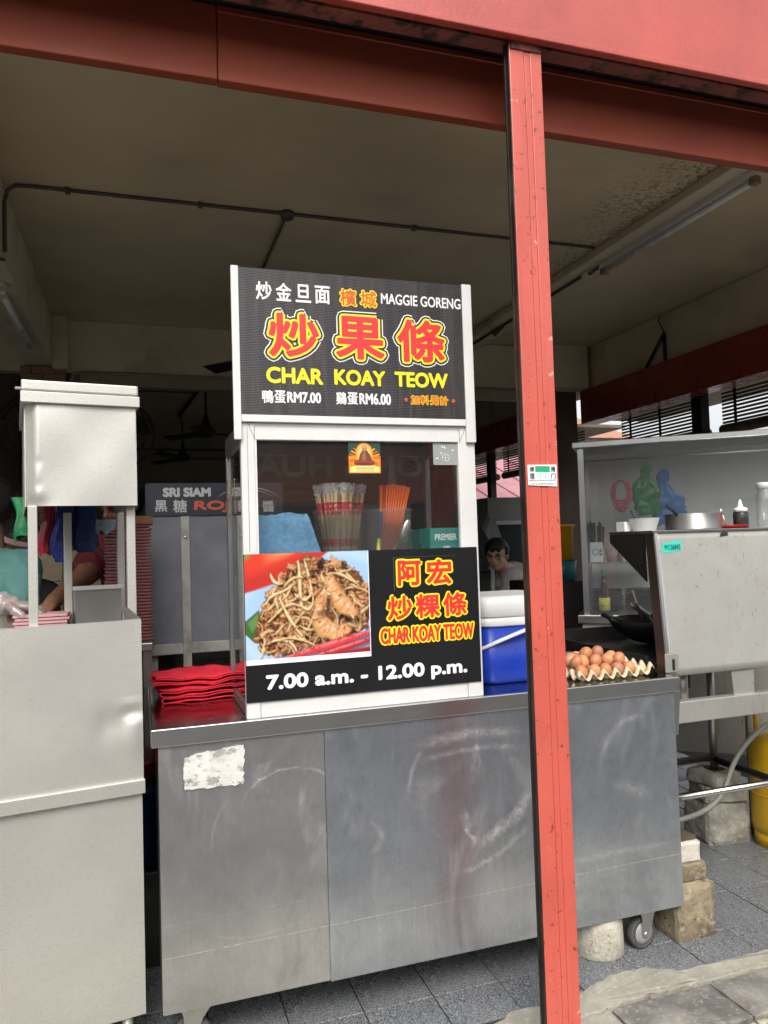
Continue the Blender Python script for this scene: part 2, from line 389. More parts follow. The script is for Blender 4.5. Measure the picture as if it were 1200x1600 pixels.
def _mould():
    nt = CEILM.node_tree; b = nt.nodes['Principled BSDF']; src = b.inputs['Base Color'].links[0].from_socket
    tc = N(nt, 'ShaderNodeTexCoord'); sx = N(nt, 'ShaderNodeSeparateXYZ'); nt.links.new(tc.outputs['Object'], sx.inputs[0])
    wob = noise_fac(nt, 2.5, 4, .6, .4, (1, 1, 1), 0, 1)
    k = N(nt, 'ShaderNodeMapRange', interpolation_type='SMOOTHSTEP'); k.inputs['From Min'].default_value = 2.15; k.inputs['From Max'].default_value = 2.85
    nt.links.new(mth(nt, 'ADD', mth(nt, 'MULTIPLY', mth(nt, 'SUBTRACT', wob, .5), .7), mth(nt, 'MULTIPLY_ADD', sx.outputs[1], -.16, mth(nt, 'ADD', sx.outputs[0], -.42))), k.inputs['Value'])
    sp = noise_fac(nt, 48, 5, .7, .3, (1, 1, 1), .50, .58)
    nt.links.new(mixc(nt, mth(nt, 'MULTIPLY', mth(nt, 'MULTIPLY', sp, k.outputs[0]), .9), src, (.06, .05, .035)), b.inputs['Base Color'])
_mould()
BEAMP = pm('beam_plaster', (.66, .58, .42), .85, var=.12, scale=2, bump=.2, bscale=30, spots=[((.30, .26, .19), 3, .5, .75, .5), ((.15, .12, .09), 28, .68, .72, .6)])
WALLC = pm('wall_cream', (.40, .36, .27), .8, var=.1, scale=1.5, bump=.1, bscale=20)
GREYC = pm('conduit_grey', (.10, .085, .07), .7, var=.3, scale=20)
WHITEP = pm('white_enamel', (.72, .71, .68), .35, var=.05, scale=5)
TUBE = pm('unlit_tube', (.78, .79, .78), .25, var=.02)
CONC = pm('concrete', (.34, .32, .27), .88, var=.35, scale=9, bump=.8, bscale=55, spots=[((.16, .145, .115), 6, .5, .66, .7), ((.50, .48, .42), 40, .58, .66, .6), ((.07, .065, .055), 75, .66, .70, .8)])
CONCL = pm('concrete_pale', (.46, .43, .355), .88, var=.25, scale=14, bump=1.0, bscale=90, spots=[((.27, .24, .18), 5, .5, .66, .7), ((.60, .57, .48), 45, .58, .64, .6), ((.10, .09, .07), 70, .63, .67, .8), ((.05, .045, .04), 9, .69, .71, .9)])
CONCS = pm('stained_block', (.31, .255, .165), .88, var=.35, scale=9, bump=1.0, bscale=70, spots=[((.085, .06, .035), 5, .42, .60, .9), ((.04, .035, .025), 50, .62, .66, .8), ((.52, .47, .36), 12, .56, .66, .5)])
CEMENT = pm('cement_screed', (.30, .28, .23), .85, var=.2, scale=8, bump=.6, bscale=45, spots=[((.20, .175, .13), 4, .48, .65, .7), ((.46, .44, .38), 60, .56, .68, .5), ((.10, .09, .08), 18, .68, .71, .8)])
SLAB = pm('worn_slab', (.19, .178, .158), .75, var=.3, scale=6, bump=.5, bscale=50, spots=[((.085, .078, .074), 3.5, .45, .6, .75), ((.36, .335, .285), 9, .46, .74, .7), ((.42, .39, .33), 70, .56, .68, .5), ((.35, .27, .20), 5, .58, .7, .4)])
ASPH = pm('asphalt', (.095, .094, .092), .9, var=.25, scale=30, bump=.4, bscale=150)
GRAN = granite('granite_tile')
GROUT = pm('dark_grout', (.035, .034, .032), .9, var=.2, scale=20)
BRICKT = pm('pink_brown_tile', (.27, .165, .115), .35, var=.15, scale=8)
BEIGET = pm('beige_wall_tile', (.44, .36, .24), .3, var=.10, scale=6)
BLKM = pm('black_metal', (.014, .014, .014), .45, var=.3)
PINKROOF = pm('pink_metal_roof', (.45, .22, .24), .6, var=.12, scale=2)
HOUSEW = pm('house_white', (.60, .57, .50), .8, var=.06, scale=.6)
DARKWIN = pm('dark_window', (.05, .055, .06), .2, var=.2)
BAMBOO = pm('bamboo_slat', (.16, .13, .085), .7, var=.3, scale=12)
TILER = pm('clay_roof', (.38, .20, .13), .7, var=.15, scale=3)

# ------------------------------------------------------------------ the setting
def struct(name, m, mat, parent=None):
    o = m.done(name, mat, parent)
    if not parent: o['kind'] = 'structure'
    return o
struct('ground', M().faces([(-200, -200, -.24), (200, -200, -.24), (200, 300, -.24), (-200, 300, -.24)], [(0, 1, 2, 3)]), ASPH)
struct('road', M().box(-60, 60, -8.2, 1.55, -.23, -.2), ASPH)
# shop floor: grout bed with granite tiles laid proud of it
fl = struct('floor', M().box(-4.9, 4.35, 2.12, 11.2, -.25, FZ-.004), GROUT)
PX, PY, OX, OY = .2303, .2394, .4115, 2.309
tmesh = None
def tile_at(i, j, x0, x1, y0, y1):
    global tmesh
    full = abs((x1-x0)-PX) < 1e-6 and abs((y1-y0)-PY) < 1e-6
    if full and tmesh:
        o = bpy.data.objects.new('floor_tile', tmesh); COL.objects.link(o); o.parent = fl
    else:
        w, h = x1-x0-.0045, y1-y0-.0045
        o = M().box(-w/2, w/2, -h/2, h/2, -.008, 0, .0012, 1).done('floor_tile', GRAN, fl, off=(0, 0, 0)); OFF[o.name] = Vector()
        if full: tmesh = o.data
    o.location = ((x0+x1)/2, (y0+y1)/2, FZ+.003+random.uniform(-.0012, .0012)); o.rotation_euler = (random.uniform(-.003, .003), random.uniform(-.003, .003), 0)
for i in range(-3, 13):
    for j in range(-1, 9):
        y0 = OY+j*PY; tile_at(i, j, OX+i*PX, OX+(i+1)*PX, max(y0, 2.135), y0+PY)
struct('floor_beyond', M().box(-4.8, 4.3, OY+9*PY, 11.15, FZ-.003, FZ+.001), GRAN)
# cement lip, patch and worn slabs along the shop front
def rough_slab(m, outline, z0, z1, amp=.004):
    """irregular flat piece with a wavering edge"""
    pts = []
    for (a, b) in zip(outline, outline[1:]+outline[:1]):
        n = max(2, int(math.dist(a, b)/.03))
        for k in range(n):
            t = k/n; pts.append((a[0]+(b[0]-a[0])*t+random.uniform(-amp, amp), a[1]+(b[1]-a[1])*t+random.uniform(-amp, amp)))
    c = (sum(p[0] for p in pts)/len(pts), sum(p[1] for p in pts)/len(pts)); n = len(pts)
    top = [(p[0], p[1], z1+random.uniform(-.0015, .0015)) for p in pts]; inn = [(c[0]+(p[0]-c[0])*.93, c[1]+(p[1]-c[1])*.93, z1+.003+random.uniform(-.001, .002)) for p in pts]
    bot = [(p[0], p[1], z0) for p in pts]
    m.faces(bot+top+inn+[(c[0], c[1], z1+.003)], [(i, (i+1) % n, n+(i+1) % n, n+i) for i in range(n)]+[(n+i, n+(i+1) % n, 2*n+(i+1) % n, 2*n+i) for i in range(n)]+[(2*n+i, 2*n+(i+1) % n, 3*n) for i in range(n)], False)
    return m
ap = struct('pavement', M().box(-5, 6, 1.45, 2.118, -.23, FZ-.014), CONC)
rough_slab(M(), [(1.50, 2.062), (2.0, 2.056), (2.9, 2.05), (2.9, 2.126), (2.0, 2.132), (1.5, 2.135)], FZ-.02, FZ+.010).done('cement_lip', CEMENT, ap)
rough_slab(M(), [(.86, 2.0), (1.15, 2.03), (1.5, 2.058), (1.72, 2.075), (1.66, 2.15), (1.58, 2.185), (1.48, 2.195), (1.38, 2.175), (1.28, 2.14), (1.16, 2.125), (1.06, 2.135), (.98, 2.11), (.9, 2.07)], FZ-.02, FZ+.014, .008).done('cement_patch', CEMENT, ap)
xs = [-.4, .15, .62, 1.10, 1.352, 1.725, 2.12, 2.55, 3.0]
for a, b in zip(xs, xs[1:]):
    rough_slab(M(), [(a+.004, 1.87), (b-.004, 1.87), (b-.008, 2.052 if a > .6 else 2.11), (a+.002, 2.052 if a > .6 else 2.11)], FZ-.03, FZ+.004, .003).done('slab', SLAB if a > 1.2 else CEMENT, ap)
for a, b in zip(xs, xs[1:]):
    rough_slab(M(), [(a+.004, 1.60), (b-.004, 1.60), (b-.004, 1.864), (a+.004, 1.864)], FZ-.1, FZ-.006, .006).done('kerb_stone', CONCL, ap)

# the coffee shop: slab, beams, walls
shop = thing('coffee_shop', 'open-fronted coffee shop with cream ceiling and plastered beams', 'building', (0, 6, 0))
M().box(-5, 2.78, 2.10, 11.3, 3.2, 3.5).done('ceiling', CREAM, shop)
M().box(2.78, 4.4, 2.10, 11.3, 3.203, 3.5).done('ceiling', CREAM, shop)
M().faces([(1.7, 2.11, 3.1985), (2.76, 2.11, 3.1985), (2.76, 5.9, 3.1985), (1.7, 5.9, 3.1985)], [(0, 1, 2, 3)]).done('mouldy_patch', CEILM, shop)
M().box(-.775, -.588, 2.1, 6.098, 2.83, 3.199, .006).done('cross_beam', BEAMP, shop)
M().box(-4.9, 4.03, 6.1, 6.36, 2.79, 3.198, .006).done('rear_beam', BEAMP, shop)
M().box(-.586, -.48, 5.985, 6.099, 2.80, 3.197, .004).done('pilaster', BEAMP, shop)
M().box(3.60, 3.98, 5.96, 6.099, 2.80, 3.197, .004).done('pilaster', BEAMP, shop)
M().box(2.70, 2.93, 2.1, 6.095, 3.145, 3.1975, .006).done('shallow_beam', BEAMP, shop)
M().box(4.04, 4.22, 2.1, 11.2, 2.80, 3.196).done('upper_wall', BEAMP, shop)
M().box(-4.9, 4.2, 11.2, 11.4, -.2, 3.196).done('rear_wall', WALLC, shop)
M().box(-5.1, -4.9, 2.1, 11.4, -.2, 3.5).done('side_wall', WALLC, shop)
M().box(-5, 4.6, 1.98, 11.4, 3.52, 6.6).done('sky_block_storey', HOUSEW, shop)  # unseen storey, added to keep sky light off the ceiling
M().box(-.4, 3.5, 6.10, 6.2, 2.70, 2.788).done('shutter_box', pm('shutter_beige', (.36, .32, .22), .5), shop)
M().box(3.55, 3.93, 6.1, 6.45, FZ, 2.79).done('rear_column', pm('brown_column', (.10, .072, .045), .6, var=.3, scale=3), shop)
M().cyl((3.60, 6.05, FZ), (3.60, 6.05, 2.76), .018).cyl((3.66, 6.05, FZ), (3.66, 6.05, 2.79), .018).done('conduit', GREYC, shop)
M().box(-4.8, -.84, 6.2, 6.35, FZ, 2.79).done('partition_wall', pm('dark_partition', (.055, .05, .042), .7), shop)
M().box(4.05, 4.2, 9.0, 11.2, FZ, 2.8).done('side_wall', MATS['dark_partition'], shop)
# tiled pillar
pil = thing('tiled_pillar', 'square pillar faced with pinkish brown tiles behind the hooded steel stall', 'pillar', (-.65, 6.2, FZ))
M().box(-.80, -.50, 6.07, 6.34, FZ, 2.788).done('core', GROUT, pil)
for k in range(25):
    z = 1.30+k*.061
    sp = [(-.81, -.655), (-.652, -.49)] if k % 2 else [(-.81, -.735), (-.732, -.575), (-.572, -.49)]
    for a, b in sp: M().box(a+.002, b-.002, 6.045, 6.069, z+.0015, z+.0595, .002, 1).done('tile', BRICKT, pil)
hw = thing('tiled_half_wall', 'beige tiled half wall behind the stall workers', 'wall', (-.6, 4.4, FZ))
M().box(-1.9, .05, 4.33, 4.45, FZ, 1.45).done('core', GROUT, hw)
for i in range(9):
    for k in range(4): M().box(-1.85+i*.21, -1.643+i*.21, 4.312, 4.329, .80+k*.16, .957+k*.16, .002, 1).done('tile', BEIGET, hw)

# conduits and fittings on the ceiling
cd = thing('ceiling_conduit', 'thin dark conduit running across the ceiling and down the beam', 'conduit', (.8, 3.9, 3.15))
M().tube([(-.578, 3.88, 2.86), (-.578, 3.88, 3.10), (-.565, 3.88, 3.16), (-.53, 3.88, 3.186), (-.45, 3.88, 3.19), (.78, 3.88, 3.19), (2.68, 3.89, 3.19)], .0095, 8).done('pipe', GREYC, cd)
M().tube([(.78, 3.88, 3.19), (.78, 6.0, 3.19)], .0085, 8).done('branch_pipe', GREYC, cd)
M().cyl((.78, 3.88, 3.165), (.78, 3.88, 3.2), .035, n=14).done('junction_box', GREYC, cd)
M().tube([(-.79, 3.88, 2.822), (-.578, 3.88, 2.822)], .008).done('cross_pipe', GREYC, cd)
for x in (-.30, .33, 1.5): M().box(x-.012, x+.012, 3.865, 3.895, 3.175, 3.2).done('saddle', GREYC, cd)
cr_ = thing('rear_conduit', 'beige conduit looping along the bottom of the rear beam', 'conduit', (.5, 6.05, 2.7))
M().tube([(-.46, 6.06, 2.55), (-.46, 6.06, 2.73), (-.44, 6.06, 2.775), (-.38, 6.06, 2.79), (.6, 6.06, 2.785), (3.5, 6.06, 2.78)], .012).done('pipe', pm('beige_pipe', (.30, .26, .18), .6), cr_)
M().tube([(-.49, 6.04, 2.0), (-.49, 6.04, 2.75)], .008).done('pipe', GREYC, cr_)
tl = thing('tube_light', 'unlit fluorescent batten along the shallow ceiling beam', 'light fitting', (2.82, 3.4, 3.1))
M().box(2.795, 2.845, 2.76, 4.02, 3.112, 3.146, .004).done('batten', WHITEP, tl)
M().cyl((2.82, 2.80, 3.092), (2.82, 3.98, 3.092), .014, n=12).done('tube', TUBE, tl)
for y in (2.78, 4.0): M().box(2.80, 2.84, y-.02, y+.02, 3.075, 3.113, .004).done('end_holder', pm('rusty_holder', (.30, .20, .14), .7), tl)
M().tube([(2.80, 4.02, 3.13), (2.795, 4.12, 3.12), (2.80, 4.2, 3.137), (2.80, 5.95, 3.137)], .011).done('pipe', GREYC, tl)
M().cyl((2.80, 4.16, 3.11), (2.80, 4.16, 3.146), .036, n=14).done('junction_box', BEAMP, tl)
M().tube([(2.80, 5.35, 3.13), (2.80, 5.5, 3.10), (2.82, 5.55, 3.13)], .012).done('wire', GREYC, tl)
t2 = thing('tube_light', 'unlit fluorescent tube under the deep plastered cross beam', 'light fitting', (-.66, 4.9, 2.8))
M().box(-.69, -.65, 4.36, 5.40, 2.805, 2.83, .003).done('batten', WHITEP, t2)
M().cyl((-.655, 4.40, 2.785), (-.655, 5.36, 2.785), .013, n=12).done('tube', TUBE, t2)
M().cyl((-.66, 4.25, 2.80), (-.66, 4.25, 2.83), .04).done('junction_box', BEAMP, t2)

# red steelwork of the shop front
ob = thing('front_beam', 'glossy red steel beam crossing above the stall', 'beam', (1, 1.87, 2.87))
M().box(-3.5, 4.2, 1.868, 1.90, 2.886, 3.5).done('web', REDB, ob)
M().box(-3.5, 4.2, 1.862, 1.888, 2.866, 2.884, .003).done('bottom_lip', REDB, ob)
M().box(-3.5, 4.2, 1.905, 1.957, 2.872, 2.90).done('soffit_strip', RUST, ob)
M().box(-3.5, 4.2, 1.89, 2.13, 2.93, 2.96).done('slot_shade_plate', BLACK, ob)  # black plate closing the gap, the shade inside put into its colour
fa = thing('fascia', 'dull red fascia boards hanging behind the glossy front beam', 'fascia', (1, 2.07, 2.7))
for a, b, d in ((-3.5, .228, 0), (.230, 4.2, .0025)):
    M().box(a, b, 2.05-d, 2.085, 2.713-d, 2.925, .003).done('fascia_board', REDD, fa)
M().tube([(.232, 2.046, 2.905), (4.2, 2.046, 2.905)], .004, 6).done('weld_bead', REDD, fa)
colm = thing('steel_column', 'red painted steel channel column in front of the stall', 'column', (1.1, 1.92, -.16))
M().box(1.045, 1.0935, 1.893, 1.914, -.16, 2.871, .0025).done('face_plate', RED, colm)
M().box(1.0943, 1.112, 1.8942, 1.914, -.16, 2.8715, .001).done('face_plate', RED, colm)
M().box(1.1124, 1.150, 1.8925, 1.9145, -.16, 2.8705, .0025).done('face_plate', RED, colm)
M().box(1.0422, 1.0445, 1.895, 1.913, -.16, 2.868).box(1.039, 1.0445, 1.9135, 1.921, -.16, 2.868).done('guide_rail', RAIL, colm)
M().box(1.03, 1.165, 1.88, 1.975, -.17, -.155).done('base_plate', RUST, colm)
M().box(1.048, 1.147, 1.888, 1.893, 2.845, 2.868, .001).done('packing_plate', RUST, colm)
T = lambda u, v, w: (u, 1.890-w, v)
st = M().prism([(1.0502, 1.5735), (1.118, 1.571), (1.142, 1.5695), (1.1435, 1.6325), (1.0500, 1.6315)], 1.8895, 1.8922).done('sticker', pm('sticker_white', (.80, .80, .77), .4, var=.03), colm)
st['label'] = 'small white and green sticker with Chinese characters'
T = lambda u, v, w: (u, 1.8895-w, v)
GREEN = pm('print_green', (.02, .36, .17), .45, var=.1); INK = pm('print_ink', (.05, .06, .06), .5, var=.1); PALEG = pm('print_pale_green', (.62, .78, .74), .45, var=.05)
M().faces([T(1.0735, 1.611, .0004), T(1.1205, 1.611, .0004), T(1.1205, 1.628, .0004), T(1.0735, 1.628, .0004)], [(0, 1, 2, 3)]).done('print', GREEN, st)
M().faces([T(1.0735, 1.593, .0004), T(1.1205, 1.593, .0004), T(1.1205, 1.609, .0004), T(1.0735, 1.609, .0004)], [(0, 1, 2, 3)]).done('print', PALEG, st)
for x in (1.0895, 1.105): M().faces([T(x, 1.593, .0006), T(x+.0012, 1.593, .0006), T(x+.0012, 1.609, .0006), T(x, 1.609, .0006)], [(0, 1, 2, 3)]).done('print', GREEN, st)
for s_, bx in (('修', (1.056, 1.070, 1.612, 1.627)), ('理', (1.056, 1.070, 1.592, 1.607)), ('捲', (1.124, 1.138, 1.612, 1.627)), ('门', (1.124, 1.138, 1.592, 1.607))): letter('lettering', s_, bx, T, INK, st, .0004)
for z in (1.586, 1.5755):
    m = M(); x = 1.0535
    while x < 1.138:
        w_ = random.uniform(.001, .0035); m.faces([T(x, z, .0004), T(x+w_, z, .0004), T(x+w_, z+.003, .0004), T(x, z+.003, .0004)], [(0, 1, 2, 3)]); x += w_+random.uniform(.0008, .0022)
    m.done('small_print', INK, st)

# open side of the shop: red side beam, posts, blinds
for y0, y1, lb in ((2.1, 6.12, 'dark red steel beam over the open side of the front bay'), (6.5, 11.0, 'dark red steel beam over the open side of the rear bay')):
    sb = thing('side_beam', lb, 'beam', (4.0, (y0+y1)/2, 2.5))
    M().box(3.985, 4.0, y0, y1, 2.505, 2.80, .002).done('web', REDS, sb)
    M().box(3.985, 4.16, y0, y1, 2.49, 2.503, .002).done('bottom_flange', pm('red_flange', (.26, .05, .04), .25, var=.15, scale=4), sb)
    M().box(4.17, 4.75, y0, y1, 2.53, 2.56).done('eaves_board', BEAMP, sb)
    M().box(4.145, 4.16, y0, y1, 2.56, 2.80).done('rear_plate', REDS, sb)
for y, lb in ((4.80, 'black steel post on the open side between two bamboo blinds'), (8.5, 'black steel post on the open side of the rear bay')):
    single('steel_post', M().box(4.17, 4.25, y-.05, y+.05, FZ, 2.53, .003), BLKM, lb, 'post', (4.2, y, FZ))
for y0, y1, lb in ((2.6, 4.72, 'bamboo blind half rolled up nearest the street'), (4.88, 6.0, 'bamboo blind half rolled up beside the rear column'), (6.6, 8.42, 'bamboo blind half rolled up in the rear bay'), (8.6, 10.6, 'bamboo blind half rolled up in the deepest bay')):
    bl = thing('bamboo_blind', lb, 'blind', (4.34, (y0+y1)/2, 2.15), 'bamboo blinds on the open side')
    for k in range(9): M().box(4.335, 4.343, y0+.01, y1-.01, 2.27+k*.0285, 2.287+k*.0285).done('slat', BAMBOO, bl)
    M().cyl((4.345, y0, 2.225), (4.345, y1, 2.225), .042, n=10).done('roll', BAMBOO, bl)
    for y in (y0+.15, (y0+y1)/2, y1-.15): M().box(4.328, 4.335, y-.012, y+.012, 2.2, 2.53).done('cord', BLKM, bl)
br = thing('wall_bracket', 'black triangular steel bracket on the upper wall above the red beam', 'bracket', (4.0, 5.0, 2.82))
M().tube([(4.02, 4.95, 2.80), (4.02, 4.95, 3.04)], .014, 6).tube([(4.02, 5.2, 2.80), (4.02, 4.96, 3.02)], .014, 6).done('arm', BLKM, br)
M().tube([(4.03, 4.96, 3.04), (4.03, 4.99, 3.10), (4.03, 5.02, 3.15), (4.03, 5.0, 3.19)], .004, 6).done('wire', BLKM, br)

# neighbours outside
nh = thing('pink_roofed_shed', 'low shed with a sloping pink metal roof beyond the open side', 'shed', (9, 15, -.24))
M().box(6.0, 14.0, 12.5, 20, -.24, 2.05).done('wall', pm('shed_grey', (.33, .33, .32), .8), nh)
M().prism([(12.0, 2.05), (17.0, 3.9), (21, 2.3), (21, 2.2), (17, 3.8), (12, 1.95)], 5.4, 14.6, 'yz').done('roof', PINKROOF, nh)
for k in range(16): M().tube([(5.5+k*.6, 11.98, 2.06), (5.5+k*.6, 17.0, 3.92)], .025, 5).done('roof_rib', PINKROOF, nh)
ab = thing('apartment_block', 'distant cream apartment block with hipped clay roof and rows of windows', 'building', (26, 52, -.24))
M().box(18, 36, 50, 60, -.24, 9).done('wall', HOUSEW, ab)
M().faces([(17, 49, 9), (37, 49, 9), (37, 61, 9), (17, 61, 9), (22, 55, 12.5), (32, 55, 12.5)], [(0, 1, 5, 4), (1, 2, 5), (2, 3, 4, 5), (3, 0, 4), (3, 2, 1, 0)]).done('roof', TILER, ab)
for k in range(9):
    for f_ in range(3): M().box(18.8+k*1.9, 19.9+k*1.9, 49.9, 50.0, 1.3+f_*2.7, 2.8+f_*2.7).done('window', DARKWIN, ab)
# the row across the street, behind the viewer: seen only mirrored in the glass and steel
op = thing('opposite_shophouse', 'shophouse across the street mirrored in the stall glass with a red signboard', 'building', (3, -9.5, -.24))
M().box(-30, 36, -16, -9.6, -.24, 4.6).done('wall', pm('shophouse_wall', (.62, .59, .53), .85, var=.1, scale=.7), op)
M().box(-2.0, 9.5, -9.6, -9.45, 2.25, 3.3).done('signboard', pm('sign_brown_red', (.52, .17, .12), .5, var=.1), op)
TM = lambda u, v, w: (-u, -9.445+w, v)
letter('lettering', 'KEDAI TONG HUA', (-8.0, -2.1, 2.75, 3.15), TM, pm('sign_cream', (.62, .55, .45), .5), op, .02, .01)
for k in range(12):
    x = -26+k*5.2
    M().box(x, x+3.6, -9.6, -9.57, -.1, 2.2).done('shop_opening', pm('shop_dark', (.05, .05, .05), .6), op)
    M().box(x+.6, x+3.0, -9.6, -9.56, 3.7, 4.3).done('window', DARKWIN, op)
M().box(-30, 36, -9.6, -8.4, 3.38, 3.5).done('awning', pm('awning_grey', (.30, .30, .31), .7), op)

# ------------------------------------------------------------------ the char koay teow counter
ST_A = steel('counter_steel', (.53, .535, .54), .33, grain=(22, 22, 1.2), metal=.9, smear=(5, .5, (.66, .655, .64)), dirt=[((.13, .115, .09), 3.2, .56, .76, .5), ((.30, .29, .27), 60, .6, .7, .25)],
             line=[(-.8, .305, .012, .0013, 1.0), (-.3, .40, .012, .0009, .5)], arcs=[(-.50, .66, .16, .13, .05, .3, 2.9, .6), (-.62, .55, .12, .2, .05, 2.0, 3.1, .35), (-.60, .42, .2, .1, .05, -2.5, -.6, .3)])
ST_B = steel('counter_steel_wiped', (.49, .525, .58), .30, grain=(22, 22, 1.2), metal=.9, smear=(4, .5, (.68, .68, .67)), dirt=[((.12, .125, .14), 2.2, .55, .75, .4)],
             line=[(-.8, .305, .012, .0013, 1.0)], arcs=[(.10, .775, .20, .055, .45, .5, 2.75, .8), (.10, .72, .24, .06, .22, .6, 2.6, .55), (.02, .64, .15, .2, .08, 2.2, 3.1, .55), (-.02, .70, .34, .235, .10, -1.35, -.25, 1.0), (-.02, .66, .36, .27, .05, -1.5, -.5, .7), (.42, .62, .36, .32, .04, -3.1, -2.6, .8), (-.28, .55, .06, .05, .3, -1.5, 1.5, .5), (.72, .66, .14, .16, .12, 1.2, 3.1, .5), (.60, .50, .16, .10, .3, .2, 1.6, .45), (.66, .34, .3, .03, .5, .8, 2.6, .5)])
ST_T = steel('counter_trim_steel', (.58, .58, .57), .32, grain=(2, 9, 9), mottling=.08, dirt=[((.35, .33, .3), 40, .6, .7, .4)])
ST_TOP = steel('counter_top_steel', (.42, .42, .42), .16, grain=(2, 2, 2), smear=(7, .2, (.6, .6, .58)))
ct = thing('stall_counter', 'long scratched stainless steel counter on castors carrying the glass food cabinet', 'counter', (.92, 2.6, FZ))
def dent(x, z, lst):
    d = 0
    for (cx, cz, rx, rz, a) in lst:
        q = ((x-cx)/rx)**2+((z-cz)/rz)**2
        d += a*math.exp(-q*1.6)
    return d
DB = [(1.0, .77, .22, .05, .004), (1.12, .50, .18, .05, -.004), (1.3, .6, .2, .1, .003), (.7, .4, .15, .2, .002), (.8, .6, .1, .2, -.002), (1.6, .4, .15, .3, .003), (1.1, .25, .4, .1, .002)]
def panel(m, x0, x1, z0, z1, y, th, dents, nx=36, nz=24):
    m.grid(lambda u, v: (x0+(x1-x0)*u, y+dent(x0+(x1-x0)*u, z0+(z1-z0)*v, dents), z0+(z1-z0)*v), nx, nz)
    m.faces([(x0, y+th, z0), (x1, y+th, z0), (x1, y+th, z1), (x0, y+th, z1)], [(0, 1, 2, 3)])
    return m
fp = panel(M(), .044, .5255, .12, .868, 2.262, .02, [(.3, .5, .2, .2, .002), (.15, .3, .1, .2, -.002)]).done('front_panel', ST_A, ct); fp['label'] = 'grimy panel with a peeled white sticker'
fp2 = panel(M(), .527, 1.806, .116, .867, 2.2615, .02, DB).done('front_panel', ST_B, ct); fp2['label'] = 'panel with swirling wipe marks'
M().box(.044, .056, 2.283, 2.93, .12, .868).done('side_panel', ST_A, ct)
M().box(1.794, 1.806, 2.283, 2.93, .12, .868).done('side_panel', ST_B, ct)
M().box(.06, 1.79, 2.91, 2.93, .12, .868).done('rear_panel', ST_A, ct)
M().box(.06, 1.79, 2.29, 2.90, .19, .20).done('bottom_shelf', ST_A, ct)
M().box(.027, 1.822, 2.262, 2.95, .893, .915, .003).done('worktop', ST_TOP, ct)
M().box(.025, 1.824, 2.2505, 2.2615, .864, .9155, .003).done('front_trim', ST_T, ct)
M().box(.0235, .0265, 2.263, 2.95, .866, .912).done('side_trim', ST_T, ct)
M().box(1.8245, 1.8275, 2.263, 2.95, .866, .912).done('side_trim', ST_T, ct)
M().prism([(1.807, .705), (1.826, .705), (1.842, .86), (1.842, .868), (1.807, .868)], 2.272, 2.29).done('corner_angle', ST_T, ct)
# peeled sticker
pts = []
for a, b in (((.112, .737), (.281, .731)), ((.281, .731), (.285, .844)), ((.285, .844), (.15, .836)), ((.15, .836), (.113, .823)), ((.113, .823), (.112, .737))):
    for k in range(14): t = k/14; pts.append((a[0]+(b[0]-a[0])*t+random.uniform(-.0025, .0025), a[1]+(b[1]-a[1])*t+random.uniform(-.0025, .0025)))
m = M(); m.prism(pts, 2.2575, 2.2605)
m.done('peeled_sticker', pm('torn_paper', (.62, .61, .57), .85, var=.10, scale=25, bump=.5, bscale=140, spots=[((.25, .25, .23), 15, .54, .60, .8, (1, 1, 2)), ((.42, .38, .30), 8, .52, .66, .6), ((.12, .12, .12), 48, .62, .66, .7)]), fp)
# castors
RUB = pm('grey_rubber', (.07, .07, .068), .75, var=.2, scale=30); HUB = pm('castor_hub', (.30, .30, .295), .5, var=.15); ZINC = steel('zinc_plate', (.60, .59, .56), .4)
def castor(x, y, face):
    m = M().lathe([(.0, -.018), (.022, -.02), (.040, -.017), (.040, -.013), (.0, -.013)], n=20, mat=Matrix.Translation((x, y, FZ+.056)) @ Matrix.Rotation(face, 4, 'Z') @ Matrix.Rotation(R(90), 4, 'X'))
    w = M().lathe([(.041, -.016), (.052, -.015), (.056, -.009), (.056, .009), (.052, .015), (.041, .016), (.041, -.016)], n=28, mat=Matrix.Translation((x, y, FZ+.056)) @ Matrix.Rotation(face, 4, 'Z') @ Matrix.Rotation(R(90), 4, 'X')).done('castor_wheel', RUB, ct)
    m.lathe([(0, .018), (.022, .02), (.04, .016), (.04, .012), (0, .012)], n=20, mat=Matrix.Translation((x, y, FZ+.056)) @ Matrix.Rotation(face, 4, 'Z') @ Matrix.Rotation(R(90), 4, 'X')).done('hub', HUB, w)
    f = M(); c, s = math.cos(face), math.sin(face)
    for sd_ in (-1, 1):
        q = []
        for (a, b) in ((-.014, -.006), (.012, -.010), (.040, .062), (.065, .097), (-.03, .097), (-.016, .06)):
            q.append((x+a*c-sd_*.024*-s*-1, y+a*s+sd_*.024*c, FZ+.056+b))
        q2 = [(p[0]+s*.003*sd_*-1, p[1]+c*.003*sd_, p[2]) for p in q]; n = len(q)
        f.faces(q+q2, [tuple(range(n)), tuple(range(2*n-1, n-1, -1))]+[(i, (i+1) % n, n+(i+1) % n, n+i) for i in range(n)])
    f.done('fork', ZINC, w)
    M().cyl((x-s*-.03, y-.031*c, FZ+.056), (x+s*-.03, y+.031*c, FZ+.056), .009, n=10).done('axle_bolt', ZINC, w)
    M().box(x-.04, x+.06, y-.04, y+.04, FZ+.149, .19).done('mounting', ZINC, ct)
castor(1.665, 2.32, R(8)); castor(.125, 2.31, R(-20)); castor(1.66, 2.85, 0); castor(.13, 2.86, 0)
